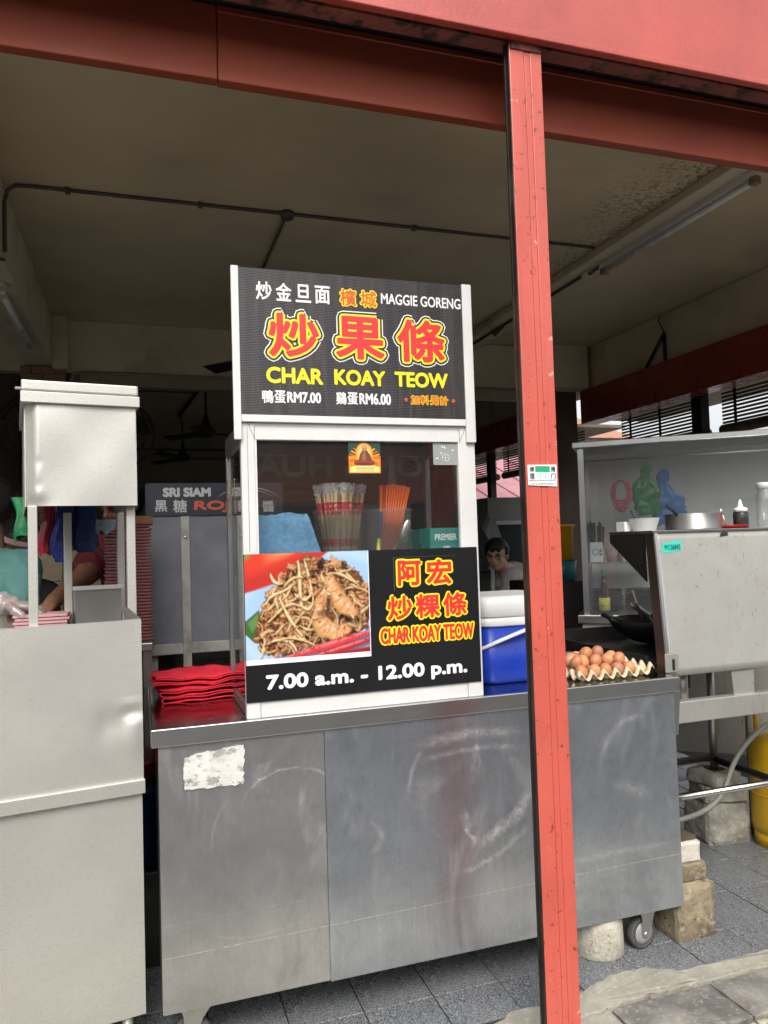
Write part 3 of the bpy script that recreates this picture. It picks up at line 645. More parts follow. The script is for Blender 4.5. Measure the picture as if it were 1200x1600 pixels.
# supports under the counter
cyl_ = M().lathe([(0, 0), (.088, 0), (.093, .012), (.092, .10), (.09, .155), (.082, .162), (0, .162)], (1.512, 2.362, FZ), 26)
for v in cyl_.bm.verts: v.co += Vector(mnoise.noise_vector(v.co*18))*.003
single('concrete_cylinder', cyl_, CONCL, 'pale concrete test cylinder propping the counter beside the castor', 'concrete block', (1.512, 2.362, FZ))
def rough_block(x0, x1, y0, y1, z0, z1, rot=0, amp=.006, bev=.008, frac=1, seed=0):
    t = bmesh.new(); bmesh.ops.create_cube(t, size=1)
    for v in t.verts: v.co = Vector((v.co.x*(x1-x0), v.co.y*(y1-y0), v.co.z*(z1-z0)))
    bmesh.ops.subdivide_edges(t, edges=t.edges[:], cuts=7, use_grid_fill=True)
    for v in t.verts:
        sx, sy, sz = abs(v.co.x)/(x1-x0)*2, abs(v.co.y)/(y1-y0)*2, abs(v.co.z)/(z1-z0)*2
        e = sorted((sx, sy, sz))
        if e[1] > .95: v.co *= 1-bev/max(x1-x0, .05)
        v.co += Vector(mnoise.noise_vector(v.co*22+Vector((seed, seed*2, 1))))*amp+Vector(mnoise.noise_vector(v.co*7+Vector((seed, 3, 1))))*amp*1.2
        if sz > .99 and v.co.z < 0: v.co.z = -(z1-z0)/2
    mm = M(); mm.merge(t, Matrix.Translation(((x0+x1)/2, (y0+y1)/2, (z0+z1)/2)) @ Matrix.Rotation(rot, 4, 'Z')); return mm
single('concrete_block', rough_block(1.79, 1.965, 2.285, 2.46, FZ, .165, R(3), .004), CONCS, 'brown stained concrete block on the floor at the counter corner', 'concrete block', (1.88, 2.37, FZ))
single('brick', rough_block(1.83, 1.945, 2.30, 2.42, .167, .235, R(2), .004, seed=3), CONCS, 'brownish broken brick resting on the stained concrete block', 'brick', (1.885, 2.36, .167))
single('brick', rough_block(1.83, 1.93, 2.302, 2.42, .237, .312, R(-4), .004, seed=5), pm('white_brick', (.52, .485, .41), .9, var=.12, scale=12, bump=.6, bscale=70), 'whitewashed brick at the top of the little stack by the counter', 'brick', (1.88, 2.36, .237))
single('metal_plate', rough_block(1.832, 1.918, 2.31, 2.415, .314, .324, R(4), .002, seed=8), pm('brown_plate', (.09, .06, .045), .5, var=.3, scale=10), 'thin rusty brown plate lying on the whitewashed brick', 'plate', (1.875, 2.36, .314))

# ------------------------------------------------------------------ glass food cabinet with its signs
ALU = pm('white_aluminium', (.66, .655, .63), .38, var=.05, scale=6, spots=[((.50, .48, .43), 10, .56, .74, .35), ((.22, .20, .18), 60, .70, .73, .5)], metal=0, bump=.06, bscale=60)
ALUD = steel('grey_aluminium', (.33, .33, .32), .42)
GLASS = clear_mat('cabinet_glass', (.95, .955, .95), 1.0, .015, haze=.012, hazecol=(.55, .53, .5), ior=1.95)
gc = thing('food_cabinet', 'white framed glass cabinet with char koay teow signs standing on the counter', 'cabinet', (.68, 2.48, .915))
YF = 2.268
M().box(.297, .338, YF, YF+.03, .915, 1.80, .002).done('frame_stile', ALU, gc)
M().box(1.013, 1.066, YF, YF+.03, .915, 1.80, .002).done('frame_stile', ALU, gc)
M().box(.339, 1.012, YF+.002, YF+.03, 1.748, 1.80, .002).box(.338, 1.013, YF+.001, YF+.03, 1.790, 1.80).done('frame_rail', ALU, gc)
M().box(.339, 1.012, YF+.002, YF+.03, .915, .966, .002).done('frame_rail', ALU, gc)
M().box(.339, 1.012, YF+.002, YF+.03, 1.36, 1.40, .002).done('frame_rail', ALU, gc)
for k, (x0, x1) in enumerate(((.338, .3445), (1.0065, 1.013))): M().prism([(x0, 1.748), (x1, 1.748), (x1, 1.40), (x0, 1.40)], YF+.003, YF+.02).done('glazing_bead', ALU, gc)
M().tube([(.318, YF-.0005, 1.80), (.338, YF-.0005, 1.752)], .0009, 5).tube([(1.036, YF-.0005, 1.80), (1.013, YF-.0005, 1.752)], .0009, 5).tube([(.3165, YF-.0005, 1.79), (.3165, YF-.0005, 1.41)], .0008, 5).done('mitre_joint', pm('joint_grey', (.25, .24, .22), .7), gc)
M().box(.345, 1.006, YF+.012, YF+.016, 1.40, 1.748).done('front_pane', GLASS, gc)
# sides, back, top, floor
for x0, x1 in ((.298, .318), (1.045, 1.065)):
    sf = M().box(x0, x1, 2.675, 2.70, .915, 1.80, .002).box(x0, x1, YF+.031, 2.674, 1.742, 1.80, .002).box(x0, x1, YF+.031, 2.674, .917, .945, .002).done('side_frame', ALUD, gc)
    M().box(x0+.008, x0+.012, YF+.032, 2.674, .946, 1.741).done('side_pane', GLASS, sf)
M().box(.319, 1.044, 2.68, 2.70, 1.75, 1.80, .002).box(.319, 1.044, 2.68, 2.70, .917, .945, .002).box(.90, .93, 2.68, 2.70, .946, 1.749, .002).done('rear_frame', ALUD, gc)
M().box(.3, 1.064, YF+.031, 2.70, 1.801, 1.806).done('top_panel', ALUD, gc)
M().box(.319, 1.044, YF+.032, 2.675, 1.325, 1.333).done('shelf', ALUD, gc)
M().box(.319, 1.044, YF+.032, 2.675, .918, .924).done('floor_panel', ALUD, gc)
# hanging sign on two posts
WOODP = None
def sign_black():
    m, nt, b = new_mat('sign_face'); L = nt.links.new
    f = noise_fac(nt, 3.0, 6, .7, .6, (9, 1, .5), .42, .72)
    out = mixc(nt, f, (.020, .019, .021), (.060, .048, .047))
    f2 = noise_fac(nt, 5, 5, .7, .4, (16, 1, .35), .60, .72); out = mixc(nt, mth(nt, 'MULTIPLY', f2, .55), out, (.16, .05, .055))
    f3 = noise_fac(nt, 7, 4, .7, .2, (22, 1, .25), .66, .70); out = mixc(nt, mth(nt, 'MULTIPLY', f3, .35), out, (.35, .33, .33))
    L(out, b.inputs['Base Color']); b.inputs['Roughness'].default_value = .42
    w = N(nt, 'ShaderNodeTexWave', bands_direction='Z'); w.inputs['Scale'].default_value = 62; w.inputs['Distortion'].default_value = .1; L(coords(nt), w.inputs['Vector'])
    bp = N(nt, 'ShaderNodeBump'); bp.inputs['Strength'].default_value = .45; bp.inputs['Distance'].default_value = .0012; L(w.outputs[0], bp.inputs['Height']); L(bp.outputs[0], b.inputs['Normal'])
    return m
SIGNB = sign_black()
sg = M().box(.2995, 1.0325, 2.259, 2.265, 1.8225, 2.2715).done('sign_board', SIGNB, gc); sg['label'] = 'black menu sign with red and yellow Chinese characters'
for x0, x1, z0 in ((.2765, .299, 1.746), (1.033, 1.0665, 1.746)): M().box(x0, x1, 2.254, 2.2675, z0, 2.274, .002).done('sign_post', ALU, gc)
M().box(.2995, 1.0325, 2.2565, 2.2675, 1.8005, 1.822, .0015).done('sign_rail', ALU, gc)
PW = pm('print_white', (.82, .81, .79), .45, var=.03); PY_ = pm('print_yellow', (.86, .72, .012), .45, var=.04); PR = pm('print_red', (.74, .028, .032), .45, var=.06); PK = pm('print_black', (.018, .018, .02), .45); PO = pm('print_orange_red', (.70, .10, .01), .45)
T = lambda u, v, w: (u, 2.259-w, v)
def row(chars, bx, mat, par, fat, w=.0008, gap=.18, T=None):
    n = len(chars); cw = (bx[1]-bx[0])/(n+gap*(n-1))
    for k, c in enumerate(chars):
        u = bx[0]+k*cw*(1+gap); letter('lettering', c, (u, u+cw, bx[2], bx[3]), T, mat, par, fat, w)
row('炒金旦面', (.3525, .5821, 2.1765, 2.2310), PW, sg, .0012, gap=.32, T=T)
row('檳城', (.6165, .7346, 2.1760, 2.2265), PY_, sg, .0042, .0006, .3, T); row('檳城', (.6165, .7346, 2.1760, 2.2265), PO, sg, .0009, .0016, .3, T)
letter('lettering', 'MAGGIE GORENG', (.7517, 1.0276, 2.190, 2.2235), T, PW, sg, .0007)
for c, bx in (('炒', (.391, .540, 2.006, 2.134)), ('果', (.602, .753, 2.009, 2.138)), ('條', (.806, .962, 2.009, 2.140))):
    letter('lettering_outline', c, bx, T, PW, sg, .0205, .0004); letter('lettering_outline', c, bx, T, PK, sg, .0172, .0010)
    letter('lettering_outline', c, bx, T, PY_, sg, .0110, .0016); letter('lettering', c, bx, T, PR, sg, .0045, .0022)
for s_, bx in (('CHAR', (.379, .5516, 1.922, 1.968)), ('KOAY', (.592, .755, 1.924, 1.969)), ('TEOW', (.7915, .971, 1.925, 1.970))): letter('lettering', s_, bx, T, PY_, sg, .0024)
row('鴨蛋', (.3636, .4341, 1.859, 1.8975), PW, sg, .0008, gap=.12, T=T); letter('lettering', 'RM7.00', (.4402, .5441, 1.863, 1.894), T, PW, sg, .0014)
row('鷄蛋', (.5941, .6633, 1.861, 1.8990), PW, sg, .0008, gap=.12, T=T); letter('lettering', 'RM6.00', (.6706, .7727, 1.864, 1.897), T, PW, sg, .0014)
row('加料另計', (.8435, .971, 1.868, 1.8965), PY_, sg, .0022, .0006, .22, T); row('加料另計', (.8435, .971, 1.868, 1.8965), PO, sg, .0006, .0014, .22, T)
for u in (.8205, .985):
    m = M()
    for k in range(6):
        a = k*math.pi/3; m.faces([T(u+.0055+.0042*math.cos(a)+.0024*math.cos(b), 1.8825+.0042*math.sin(a)+.0024*math.sin(b), .0008+k*2e-5) for b in [i*math.pi/4 for i in range(8)]], [tuple(range(8))])
    m.done('star_mark', PO, sg)
# lower banner
YB = 2.2625
bn = M().box(.2955, 1.0575, YB, YB+.004, .9635, 1.402, .0008, 1).done('banner', pm('banner_black', (.009, .0095, .011), .55, var=.2, scale=3, spec=.22), gc); bn['label'] = 'black banner with a noodle photo and opening hours'
T2 = lambda u, v, w: (u, YB-w, v)
for c, bx in (('阿', (.782, .856, 1.289, 1.364)), ('宏', (.879, .962, 1.288, 1.364))): letter('lettering_outline', c, bx, T2, PY_, bn, .0085, .0004); letter('lettering', c, bx, T2, PR, bn, .0026, .0012)
for k, c in enumerate('炒粿條'):
    u = .7435+k*.0945; bx = (u, u+.079, 1.1815+k*.001, 1.2535+k*.001); letter('lettering_outline', c, bx, T2, PY_, bn, .0075, .0004); letter('lettering', c, bx, T2, PR, bn, .0022, .0012)
letter('lettering_outline', 'CHAR KOAY TEOW', (.7175, 1.034, 1.108, 1.155), T2, PY_, bn, .0066, .0004); letter('lettering', 'CHAR KOAY TEOW', (.7175, 1.034, 1.108, 1.155), T2, PR, bn, .0019, .0012)
letter('lettering', '7.00 a.m. - 12.00 p.m.', (.357, 1.005, .9865, 1.0385), T2, PW, bn, .0026)
m = M()
for a, b, c, d in ((.766, .768, 1.27, 1.378), (.766, .98, 1.3765, 1.3775)): m.faces([T2(a, c, .0004), T2(b, c, .0004), T2(b, d, .0004), T2(a, d, .0004)], [(0, 1, 2, 3)])
m.done('sticker_edge', pm('grey_line', (.07, .07, .07), .5), bn)
PRINT = colattr_mat('photo_print', .4)
# the printed photograph of a plate of fried noodles: painted as a fine mosaic, one colour per cell
import numpy as np
u0_, v0_, S, W_ = .2975, 1.0885, .3135, 1.225
def paint_noodles(nx=264, ny=214):
    rg = np.random.default_rng(4); img = np.zeros((ny, nx, 3)); vv, uu = np.mgrid[0:ny, 0:nx]; U = (uu+.5)/nx*W_; V = (vv+.5)/ny
    def fbm(sc, seed, oct_=4):
        o = np.zeros((ny, nx)); a = 1.0; r2 = np.random.default_rng(seed)
        for k in range(oct_):
            g = r2.random((int(sc)+3, int(sc*W_)+3)); y = V*sc; x = U*sc; yi = y.astype(int); xi = x.astype(int); fy = y-yi; fx = x-xi; fy = fy*fy*(3-2*fy); fx = fx*fx*(3-2*fx)
            o += a*(g[yi, xi]*(1-fy)*(1-fx)+g[yi+1, xi]*fy*(1-fx)+g[yi, xi+1]*(1-fy)*fx+g[yi+1, xi+1]*fy*fx); a *= .5; sc *= 2
        return o/(2-.5**(oct_-1))
    def lay(mask, col):
        m = np.clip(mask, 0, 1)[..., None]; img[:] = img*(1-m)+np.asarray(col)*m
    def inpoly(pts, soft=.006):
        ins = np.zeros((ny, nx), bool); d = np.full((ny, nx), 9.0); j = len(pts)-1
        for i in range(len(pts)):
            (x1, y1), (x2, y2) = pts[i], pts[j]
            if y1 != y2: ins ^= ((y1 > V) != (y2 > V)) & (U < (x2-x1)*(V-y1)/(y2-y1)+x1)
            t = np.clip(((U-x1)*(x2-x1)+(V-y1)*(y2-y1))/((x2-x1)**2+(y2-y1)**2+1e-9), 0, 1); d = np.minimum(d, np.hypot(U-x1-t*(x2-x1), V-y1-t*(y2-y1))); j = i
        return np.clip(.5+np.where(ins, d, -d)/soft, 0, 1)
    def tube(pts, wd, col, hi, shadow=.75, flat=.0, rag=0.0):
        """one strand: soft shadow, rounded body shading, broken highlight"""
        pts = np.asarray(pts); lo = pts.min(0)-wd*2.4; hi_ = pts.max(0)+wd*2.4
        x0 = max(int(lo[0]/W_*nx), 0); x1 = min(int(hi_[0]/W_*nx)+2, nx); y0 = max(int(lo[1]*ny), 0); y1 = min(int(hi_[1]*ny)+2, ny)
        if x1 <= x0 or y1 <= y0: return
        u = U[y0:y1, x0:x1]; v = V[y0:y1, x0:x1]; d = np.full(u.shape, 9.0); sd_ = np.full(u.shape, 9.0); hd = np.full(u.shape, 9.0); tt = np.zeros(u.shape); n = len(pts)
        for i in range(n-1):
            a, b = pts[i], pts[i+1]; e = b-a; l2 = (e**2).sum()+1e-12
            for off, arr in (((0, 0), 'd'), ((.25*wd, -.75*wd), 's'), ((-.12*wd, .34*wd), 'h')):
                t = np.clip(((u-a[0]-off[0])*e[0]+(v-a[1]-off[1])*e[1])/l2, 0, 1); q = np.hypot(u-a[0]-off[0]-t*e[0], v-a[1]-off[1]-t*e[1])
                if arr == 'd': tt = np.where(q < d, (i+t)/(n-1), tt); d = np.minimum(d, q)
                elif arr == 's': sd_ = np.minimum(sd_, q)
                else: hd = np.minimum(hd, q)
        w = wd*(.55+.45*np.sin(np.pi*np.clip(tt, .04, .96)))*(1+rag*(NZ[y0:y1, x0:x1]-.5)*2)
        sub = img[y0:y1, x0:x1]
        s_ = np.clip(1.25-sd_/(w*1.35), 0, 1)[..., None]*shadow; sub[:] = sub*(1-s_*.8)
        m = np.clip((w-d)/(wd*.22), 0, 1)[..., None]; r = np.clip(d/w, 0, 1); body = (.62+.45*(1-r**2)*(1-flat)+.30*flat)*(.86+.30*NZ2[y0:y1, x0:x1]); k = np.clip(1-hd/(w*.55), 0, 1)*(NZ[y0:y1, x0:x1] > .42)
        c = np.asarray(col)*body[..., None]; c = c*(1-.75*k[..., None])+np.asarray(hi)*.75*k[..., None]; sub[:] = sub*(1-m)+c*m
    NZ = fbm(34, 1); NZ2 = fbm(14, 2); NZ3 = fbm(60, 3); BIG = fbm(5, 5)
    lay(np.ones((ny, nx)), (.34, .53, .84)); 
    # plate: broad pale blue curve with a soft rim
    rr = np.hypot((U-.80)/1.02, (V-.40)/.70); lay(np.clip((1.02-rr)/.04, 0, 1), (.40, .60, .90)); lay(np.clip(1-abs(rr-.86)/.10, 0, 1)*.55, (.58, .74, .95)); lay(np.clip((.80-rr)/.3, 0, 1)*.5, (.30, .48, .78))
    ed_ = V-(.62+.52*U-.09*np.sin(U*3)); lay(np.clip(ed_/.02, 0, 1), (.56, .03, .02)); lay(np.clip((ed_-.12)/.10, 0, 1), (.72, .05, .02)); lay(np.clip((ed_-.20)/.08, 0, 1)*np.clip((U-.15)/.3, 0, 1), (.86, .42, .18)); lay(np.clip(.06-np.hypot(U, V-1.0)*.8, 0, .05)*20, (.14, .32, .05))
    lay(inpoly([(-.01, .36), (.13, .47), (.18, .30), (.08, .16), (-.01, .25)]), (.05, .13, .03)); lay(inpoly([(.02, .35), (.12, .44), (.14, .36), (.06, .26)], .02), (.12, .26, .07))
    hull = [(.08, .20), (.14, .09), (.22, .03), (.42, .04), (.65, .10), (.95, .15), (1.16, .22), (1.24, .34), (1.24, .60), (1.12, .79), (.98, .90), (.80, .93), (.62, .97), (.48, .90), (.36, .78), (.22, .62), (.15, .44), (.10, .30)]
    edge = inpoly(hull, .05); mass = np.clip(edge+(NZ-.5)*1.6*((edge > .02) & (edge < .98)), 0, 1)
    tone = np.clip((NZ*1.3+NZ3*.7-.75), 0, 1)[..., None]; base = np.array((.055, .016, .006))*(1-tone)+np.array((.44, .16, .045))*tone; m = (mass > .45)[..., None]*1.0
    img[:] = img*(1-m)+base*m
    def spot():
        while True:
            u, v = rg.uniform(.1, 1.21), rg.uniform(.05, .95)
            if mass[min(int(v*ny), ny-1), min(int(u/W_*nx), nx-1)] > .8: return u, v
    def strand(l, bend):
        u, v = spot(); a = rg.uniform(0, 3.14); du, dv = math.cos(a)*l, math.sin(a)*l; b = rg.uniform(-bend, bend, 4)
        return bez((u-du, v-dv), (u-du*.3+b[0], v-dv*.3+b[1]), (u+du*.3+b[2], v+dv*.3+b[3]), (u+du, v+dv), 8)
    P1 = [(.46, .18, .05), (.36, .12, .035), (.55, .25, .08), (.28, .085, .025), (.50, .15, .05), (.60, .32, .12)]
    for k in range(150): tube(strand(rg.uniform(.02, .07), .03), rg.uniform(.020, .042), P1[rg.integers(6)], (.78, .50, .26), .9, .35, .9)
    for k in range(260): tube(strand(rg.uniform(.012, .04), .02), rg.uniform(.008, .020), P1[rg.integers(6)], (.86, .62, .36), .8, .1, .8)
    for k in range(46): tube(strand(rg.uniform(.05, .11), .05), rg.uniform(.012, .019), [(.62, .36, .13), (.56, .28, .09), (.70, .46, .20)][rg.integers(3)], (.90, .74, .48), .8, .2, .4)
    for q in NOO: tube(bez(*q, n=12), rg.uniform(.013, .019), [(.74, .52, .22), (.68, .44, .17), (.80, .60, .30)][rg.integers(3)], (.95, .86, .62), .9, .15, .35)
    # prawns
    for pts, wd in ((bez((.83, .74), (.88, .52), (.98, .44), (1.06, .40), 10), .098), (bez((.72, .46), (.68, .28), (.80, .18), (.98, .23), 10), .105), (bez((.78, .60), (.74, .54), (.72, .50), (.72, .46), 6), .07)):
        tube(pts, wd, (.76, .36, .13), (.92, .66, .42), .9, .0, .22)
        pa = np.asarray(pts)
        for k in range(70):
            p = pa[rg.integers(len(pa))]+rg.normal(0, wd*.33, 2); tube([p, p+rg.normal(0, .012, 2)], rg.uniform(.004, .010), [(.66, .24, .07), (.86, .52, .26), (.56, .16, .05), (.92, .70, .48)][rg.integers(4)], (.95, .8, .6), .15, .5, .6)
        for k in range(1, 5):
            i = int(k*(len(pa)-1)/5); t = pa[i+1]-pa[i-1]; n_ = np.array((-t[1], t[0]))/(np.hypot(*t)+1e-9); tube([pa[i]-n_*wd*.6, pa[i]+t*.12, pa[i]+n_*wd*.6], .008, (.62, .24, .08), (.8, .5, .25), .3, .3, .7)
    for k in range(60): tube(strand(rg.uniform(.006, .018), .01), rg.uniform(.005, .012), [(.16, .03, .015), (.40, .05, .03), (.05, .015, .008), (.30, .12, .03)][rg.integers(4)], (.7, .4, .25), .4, .1, .8)
    lay(np.clip(1-np.hypot((U-.74)/.042, (V-.86)/.034), 0, .3)*4, (.012, .01, .01)); lay(np.clip(1-np.hypot((U-1.0)/.06, (V-.16)/.035), 0, .3)*3*(NZ > .4), (.42, .05, .035))
    # red chopsticks
    for a, b, w, c in ((.335, -.02, .040, (.70, .045, .06)), (.60, -.03, .036, (.50, .02, .03))):
        tube([(a, b), (W_+.06, b+(W_+.06-a)*.235)], w, c, (.90, .30, .28), .9, 0, .05)
    lay(np.clip((.10*(U-.62)-V)/.02, 0, 1)*(U > .6), (.38, .015, .02))
    k = np.array((1, 2, 1))/4.0
    for _ in range(1):
        p = np.pad(img, ((1, 1), (0, 0), (0, 0)), 'edge'); img = p[:-2]*k[0]+p[1:-1]*k[1]+p[2:]*k[2]; p = np.pad(img, ((0, 0), (1, 1), (0, 0)), 'edge'); img = p[:, :-2]*k[0]+p[:, 1:-1]*k[1]+p[:, 2:]*k[2]
    return np.clip(img, 0, 1)
NOO = [[(.22, .35), (.34, .46), (.42, .56), (.53, .48)], [(.33, .57), (.38, .45), (.45, .30), (.54, .20)], [(.20, .52), (.24, .64), (.36, .60), (.47, .70)], [(.52, .92), (.54, .75), (.52, .60), (.55, .46)], [(.58, .93), (.62, .80), (.64, .66), (.66, .55)], [(.66, .55), (.64, .42), (.58, .44), (.53, .50)], [(.48, .60), (.54, .54), (.60, .52), (.64, .60)], [(.78, .66), (.72, .54), (.72, .44), (.80, .32)], [(.70, .52), (.68, .40), (.64, .34), (.60, .26)], [(.20, .14), (.34, .22), (.46, .14), (.48, .06)], [(.34, .18), (.46, .20), (.56, .16), (.66, .10)], [(.14, .02), (.17, .10), (.19, .16), (.17, .20)], [(.25, .80), (.27, .72), (.31, .70), (.36, .71)], [(.52, .30), (.58, .25), (.62, .24), (.68, .26)], [(.80, .78), (.92, .82), (1.0, .74), (1.10, .68)], [(.38, .68), (.44, .76), (.50, .78), (.56, .76)], [(1.14, .38), (1.18, .42), (1.21, .44), (1.22, .45)]]
art = paint_noodles(); ny_, nx_ = art.shape[:2]
gy, gx = np.mgrid[0:ny_+1, 0:nx_+1]; off = np.array(OFF[bn.name])
vv_ = np.stack([u0_+gx/nx_*W_*S-off[0], np.full(gx.shape, YB-.0008-off[1]), v0_+gy/ny_*S-off[2]], -1).reshape(-1, 3)
ii = (gy[:-1, :-1]*(nx_+1)+gx[:-1, :-1]).reshape(-1)
me = bpy.data.meshes.new('noodle_photo'); me.from_pydata(vv_.tolist(), [], np.stack([ii, ii+1, ii+nx_+2, ii+nx_+1], -1).tolist())
at = me.color_attributes.new('Col', 'FLOAT_COLOR', 'CORNER'); cc = np.ones((ny_*nx_, 4, 4)); cc[..., :3] = art.reshape(-1, 1, 3)*.86; at.data.foreach_set('color', cc.reshape(-1).astype(np.float32)); me.materials.append(PRINT)
ph = bpy.data.objects.new('noodle_photo', me); COL.objects.link(ph); ph.parent = bn; OFF[ph.name] = OFF[bn.name]; ph['label'] = 'printed photo of fried noodles with prawns on a blue plate'
M().box(u0_, u0_+(W_+.008)*S, YB-.0004, YB-.0001, v0_-.05*S, v0_+S).done('photo_border', PW, bn)
# stickers on the glass
T3 = lambda u, v, w: (u, YF+.0105-w, v)
P = Paint(lambda u, v, w: T3(.6335+u*.106, 1.6465+v*.0985, w), .0004)
P.poly([(0, 0), (1, 0), (1, 1), (0, 1)], (.75, .20, .02)); P.poly([(0, .55), (.5, .6), (1, .55), (1, 1), (0, 1)], (.02, .06, .045))
for k in range(22):
    a = 2*math.pi*k/22; P.poly([(.5, .5), (.5+.49*math.cos(a-.07), .5+.40*math.sin(a-.07)), (.5+.49*math.cos(a+.07), .5+.40*math.sin(a+.07))], (.80, .30, .02) if k % 2 else (.62, .10, .01))
for k in range(8): P.disc(.49, .62, .27-.022*k, .37-.02*k, (.78, .28+.05*k, .02+.03*k), 0, 22)
P.disc(.49, .36, .34, .085, (.30, .055, .03), 0, 20); P.disc(.49, .30, .33, .05, (.16, .03, .02), 0, 20)
P.poly([(.30, .38), (.36, .62), (.43, .74), (.58, .74), (.68, .58), (.74, .40)], (.17, .05, .025)); P.poly([(.40, .40), (.45, .68), (.52, .70), (.56, .42)], (.30, .11, .05)); P.disc(.50, .81, .085, .10, (.42, .20, .09), 0, 14); P.disc(.485, .86, .06, .05, (.55, .30, .15), 0, 12)
P.poly([(.04, .03), (.96, .03), (.96, .20), (.80, .24), (.20, .24), (.04, .20)], (.70, .66, .22)); 
for k in range(4): P.poly([(.22, .06+k*.04), (.80, .06+k*.04), (.80, .072+k*.04), (.22, .072+k*.04)], (.12, .20, .10))
fpane = [c for c in gc.children if c.name.startswith('front_pane')][0]
ms = P.done('devotional_sticker', PRINT, fpane); ms['label'] = 'square orange and green sticker of a seated monk'
GS = pm('grey_sticker', (.30, .31, .30), .35, var=.1)
g_ = M().prism([(.923, 1.6735), (1.003, 1.6735), (1.006, 1.6765), (1.006, 1.7455), (.9205, 1.7455), (.9205, 1.6765)], YF+.0095, YF+.0105).done('round_cornered_sticker', GS, fpane)
m = M(); T4 = lambda u, v, w: (u, YF+.0093-w, v)
q = [T4(.964+.0125*math.cos(a), 1.6975+.0125*math.sin(a), .0002) for a in [i*math.pi/10 for i in range(20)]]; m.tube(q, .0008, 4, True)
for a, b in (((.9515, 1.6975), (.9765, 1.6975)), ((.964, 1.684), (.964, 1.7)), ((.956, 1.703), (.972, 1.703))): m.tube([T4(*a, .0002), T4(*b, .0002)], .0008, 4)
for (u, v, a) in ((.954, 1.733, 2.0), (.962, 1.730, 2.2), (.949, 1.712, 1.1), (.934, 1.694, .5), (.99, 1.722, .3)): m.ball(T4(u, v, 0), (.0055, .0008, .002), 8, 5, Matrix.Rotation(-a, 3, 'Y'))
m.done('sticker_mark', PW, g_)

# ------------------------------------------------------------------ what stands in the cabinet
FROST = clear_mat('frosted_plastic', (.93, .93, .92), .5, .25, haze=.09, hazecol=(.75, .74, .71), ior=1.35)
BAMB = pm('bamboo_stick', (.74, .58, .34), .6, var=.15, scale=40); WRAP = pm('paper_wrap_red', (.62, .03, .035), .5, var=.3, scale=60, spots=[((.78, .66, .5), 75, .56, .60, .9)]); ORA = pm('orange_plastic', (.80, .13, .012), .4, var=.06)
CELLO = clear_mat('cellophane', (.95, .95, .95), 1.0, .12, haze=.30, hazecol=(.85, .85, .85), ior=1.45)
def tub(x, y, label):
    return single('plastic_tub', M().lathe([(.0, 0), (.066, 0), (.068, .004), (.084, .195), (.088, .195), (.088, .203), (.0815, .203), (.0655, .006), (.0, .006)], (x, y, 1.334), 28), FROST, label, 'container', (x, y, 1.334))
tub(.642, 2.455, 'frosted plastic tub packed with wrapped bamboo chopsticks'); tub(.812, 2.448, 'frosted plastic tub holding orange chopsticks and a ladle')
rnd = random.Random(5); n = 0; ch0 = None
for k in range(78):
    a = rnd.random()*6.28; rr = math.sqrt(rnd.random())*.056; bx, by = .642+rr*.8*math.cos(a), 2.455+rr*.8*math.sin(a)
    tx, ty, tz = .642+rr*1.5*math.cos(a)+.004, 2.455+rr*1.35*math.sin(a), 1.598+rnd.uniform(-.008, .012)
    d = Vector((tx-bx, ty-by, tz-1.343))
    if ch0 is None:
        o = tag(bpy.data.objects.new('wrapped_chopsticks', None), 'bamboo chopsticks in printed wrapper bundled upright in the tub', 'chopsticks', 'wrapped chopsticks in the tub'); COL.objects.link(o); OFF[o.name] = Vector()
        M().box(-.0040, -.0003, -.0026, .0026, 0, .252).box(.0003, .0040, -.0026, .0026, 0, .252).done('sticks', BAMB, o)
        M().box(-.0046, .0046, -.0032, .0032, .180, .222).done('printed_band', WRAP, o)
        M().box(-.0046, .0046, -.0032, .0032, .075, .10).done('printed_band', WRAP, o)
        M().grid(lambda u, v: ((u-.5)*(.010+.020*v)+.003*math.sin(v*9+u*5), .006*math.sin(u*8+v*6)*v, .240+.042*v+.006*math.sin(u*11)*v), 6, 5, False).done('wrapper_end', CELLO, o); ch0 = o
    else: o = copy_tree(ch0)
    o.location = (bx, by, 1.343); o.rotation_euler = d.to_track_quat('Z', 'Y').to_euler(); o.rotation_euler.rotate_axis('Z', rnd.random()*6.28)
st0 = None
for k in range(30):
    i, j = k % 10, k//10
    bx, by = .775+i*.0045+j*.002, 2.415+j*.022+rnd.uniform(-.004, .004); tx, ty = .796+i*.0102+(k == 0)*-.012, 2.420+j*.022+rnd.uniform(-.003, .003)
    d = Vector((tx-bx, ty-by, .275)); 
    if st0 is None: st0 = tag(M().cyl((0, 0, 0), (0, 0, .278), .0024, .0042, 8).done('orange_chopstick', ORA, None), 'orange plastic chopstick standing in the frosted tub', 'chopstick', 'orange chopsticks in the tub'); o = st0
    else: o = st0.copy(); COL.objects.link(o)
    o.location = (bx, by, 1.342+.006*math.sin(i*.35)+rnd.uniform(-.003, .003)); o.rotation_euler = d.to_track_quat('Z', 'Y').to_euler()
ld = thing('ladle', 'small grey metal spoon leaning across the orange chopsticks', 'spoon', (.80, 2.39, 1.342))
M().tube([(.772, 2.385, 1.345), (.83, 2.382, 1.43)], .003, 6).done('handle', ZINC, ld); M().ball((.852, 2.381, 1.468), (.014, .006, .036), rot=Matrix.Rotation(R(25), 3, 'Y')).done('bowl', ZINC, ld)
yk = thing('kitchen_tool', 'kitchen tool with a blue and yellow handle in the frosted tub', 'utensil', (.765, 2.40, 1.345))
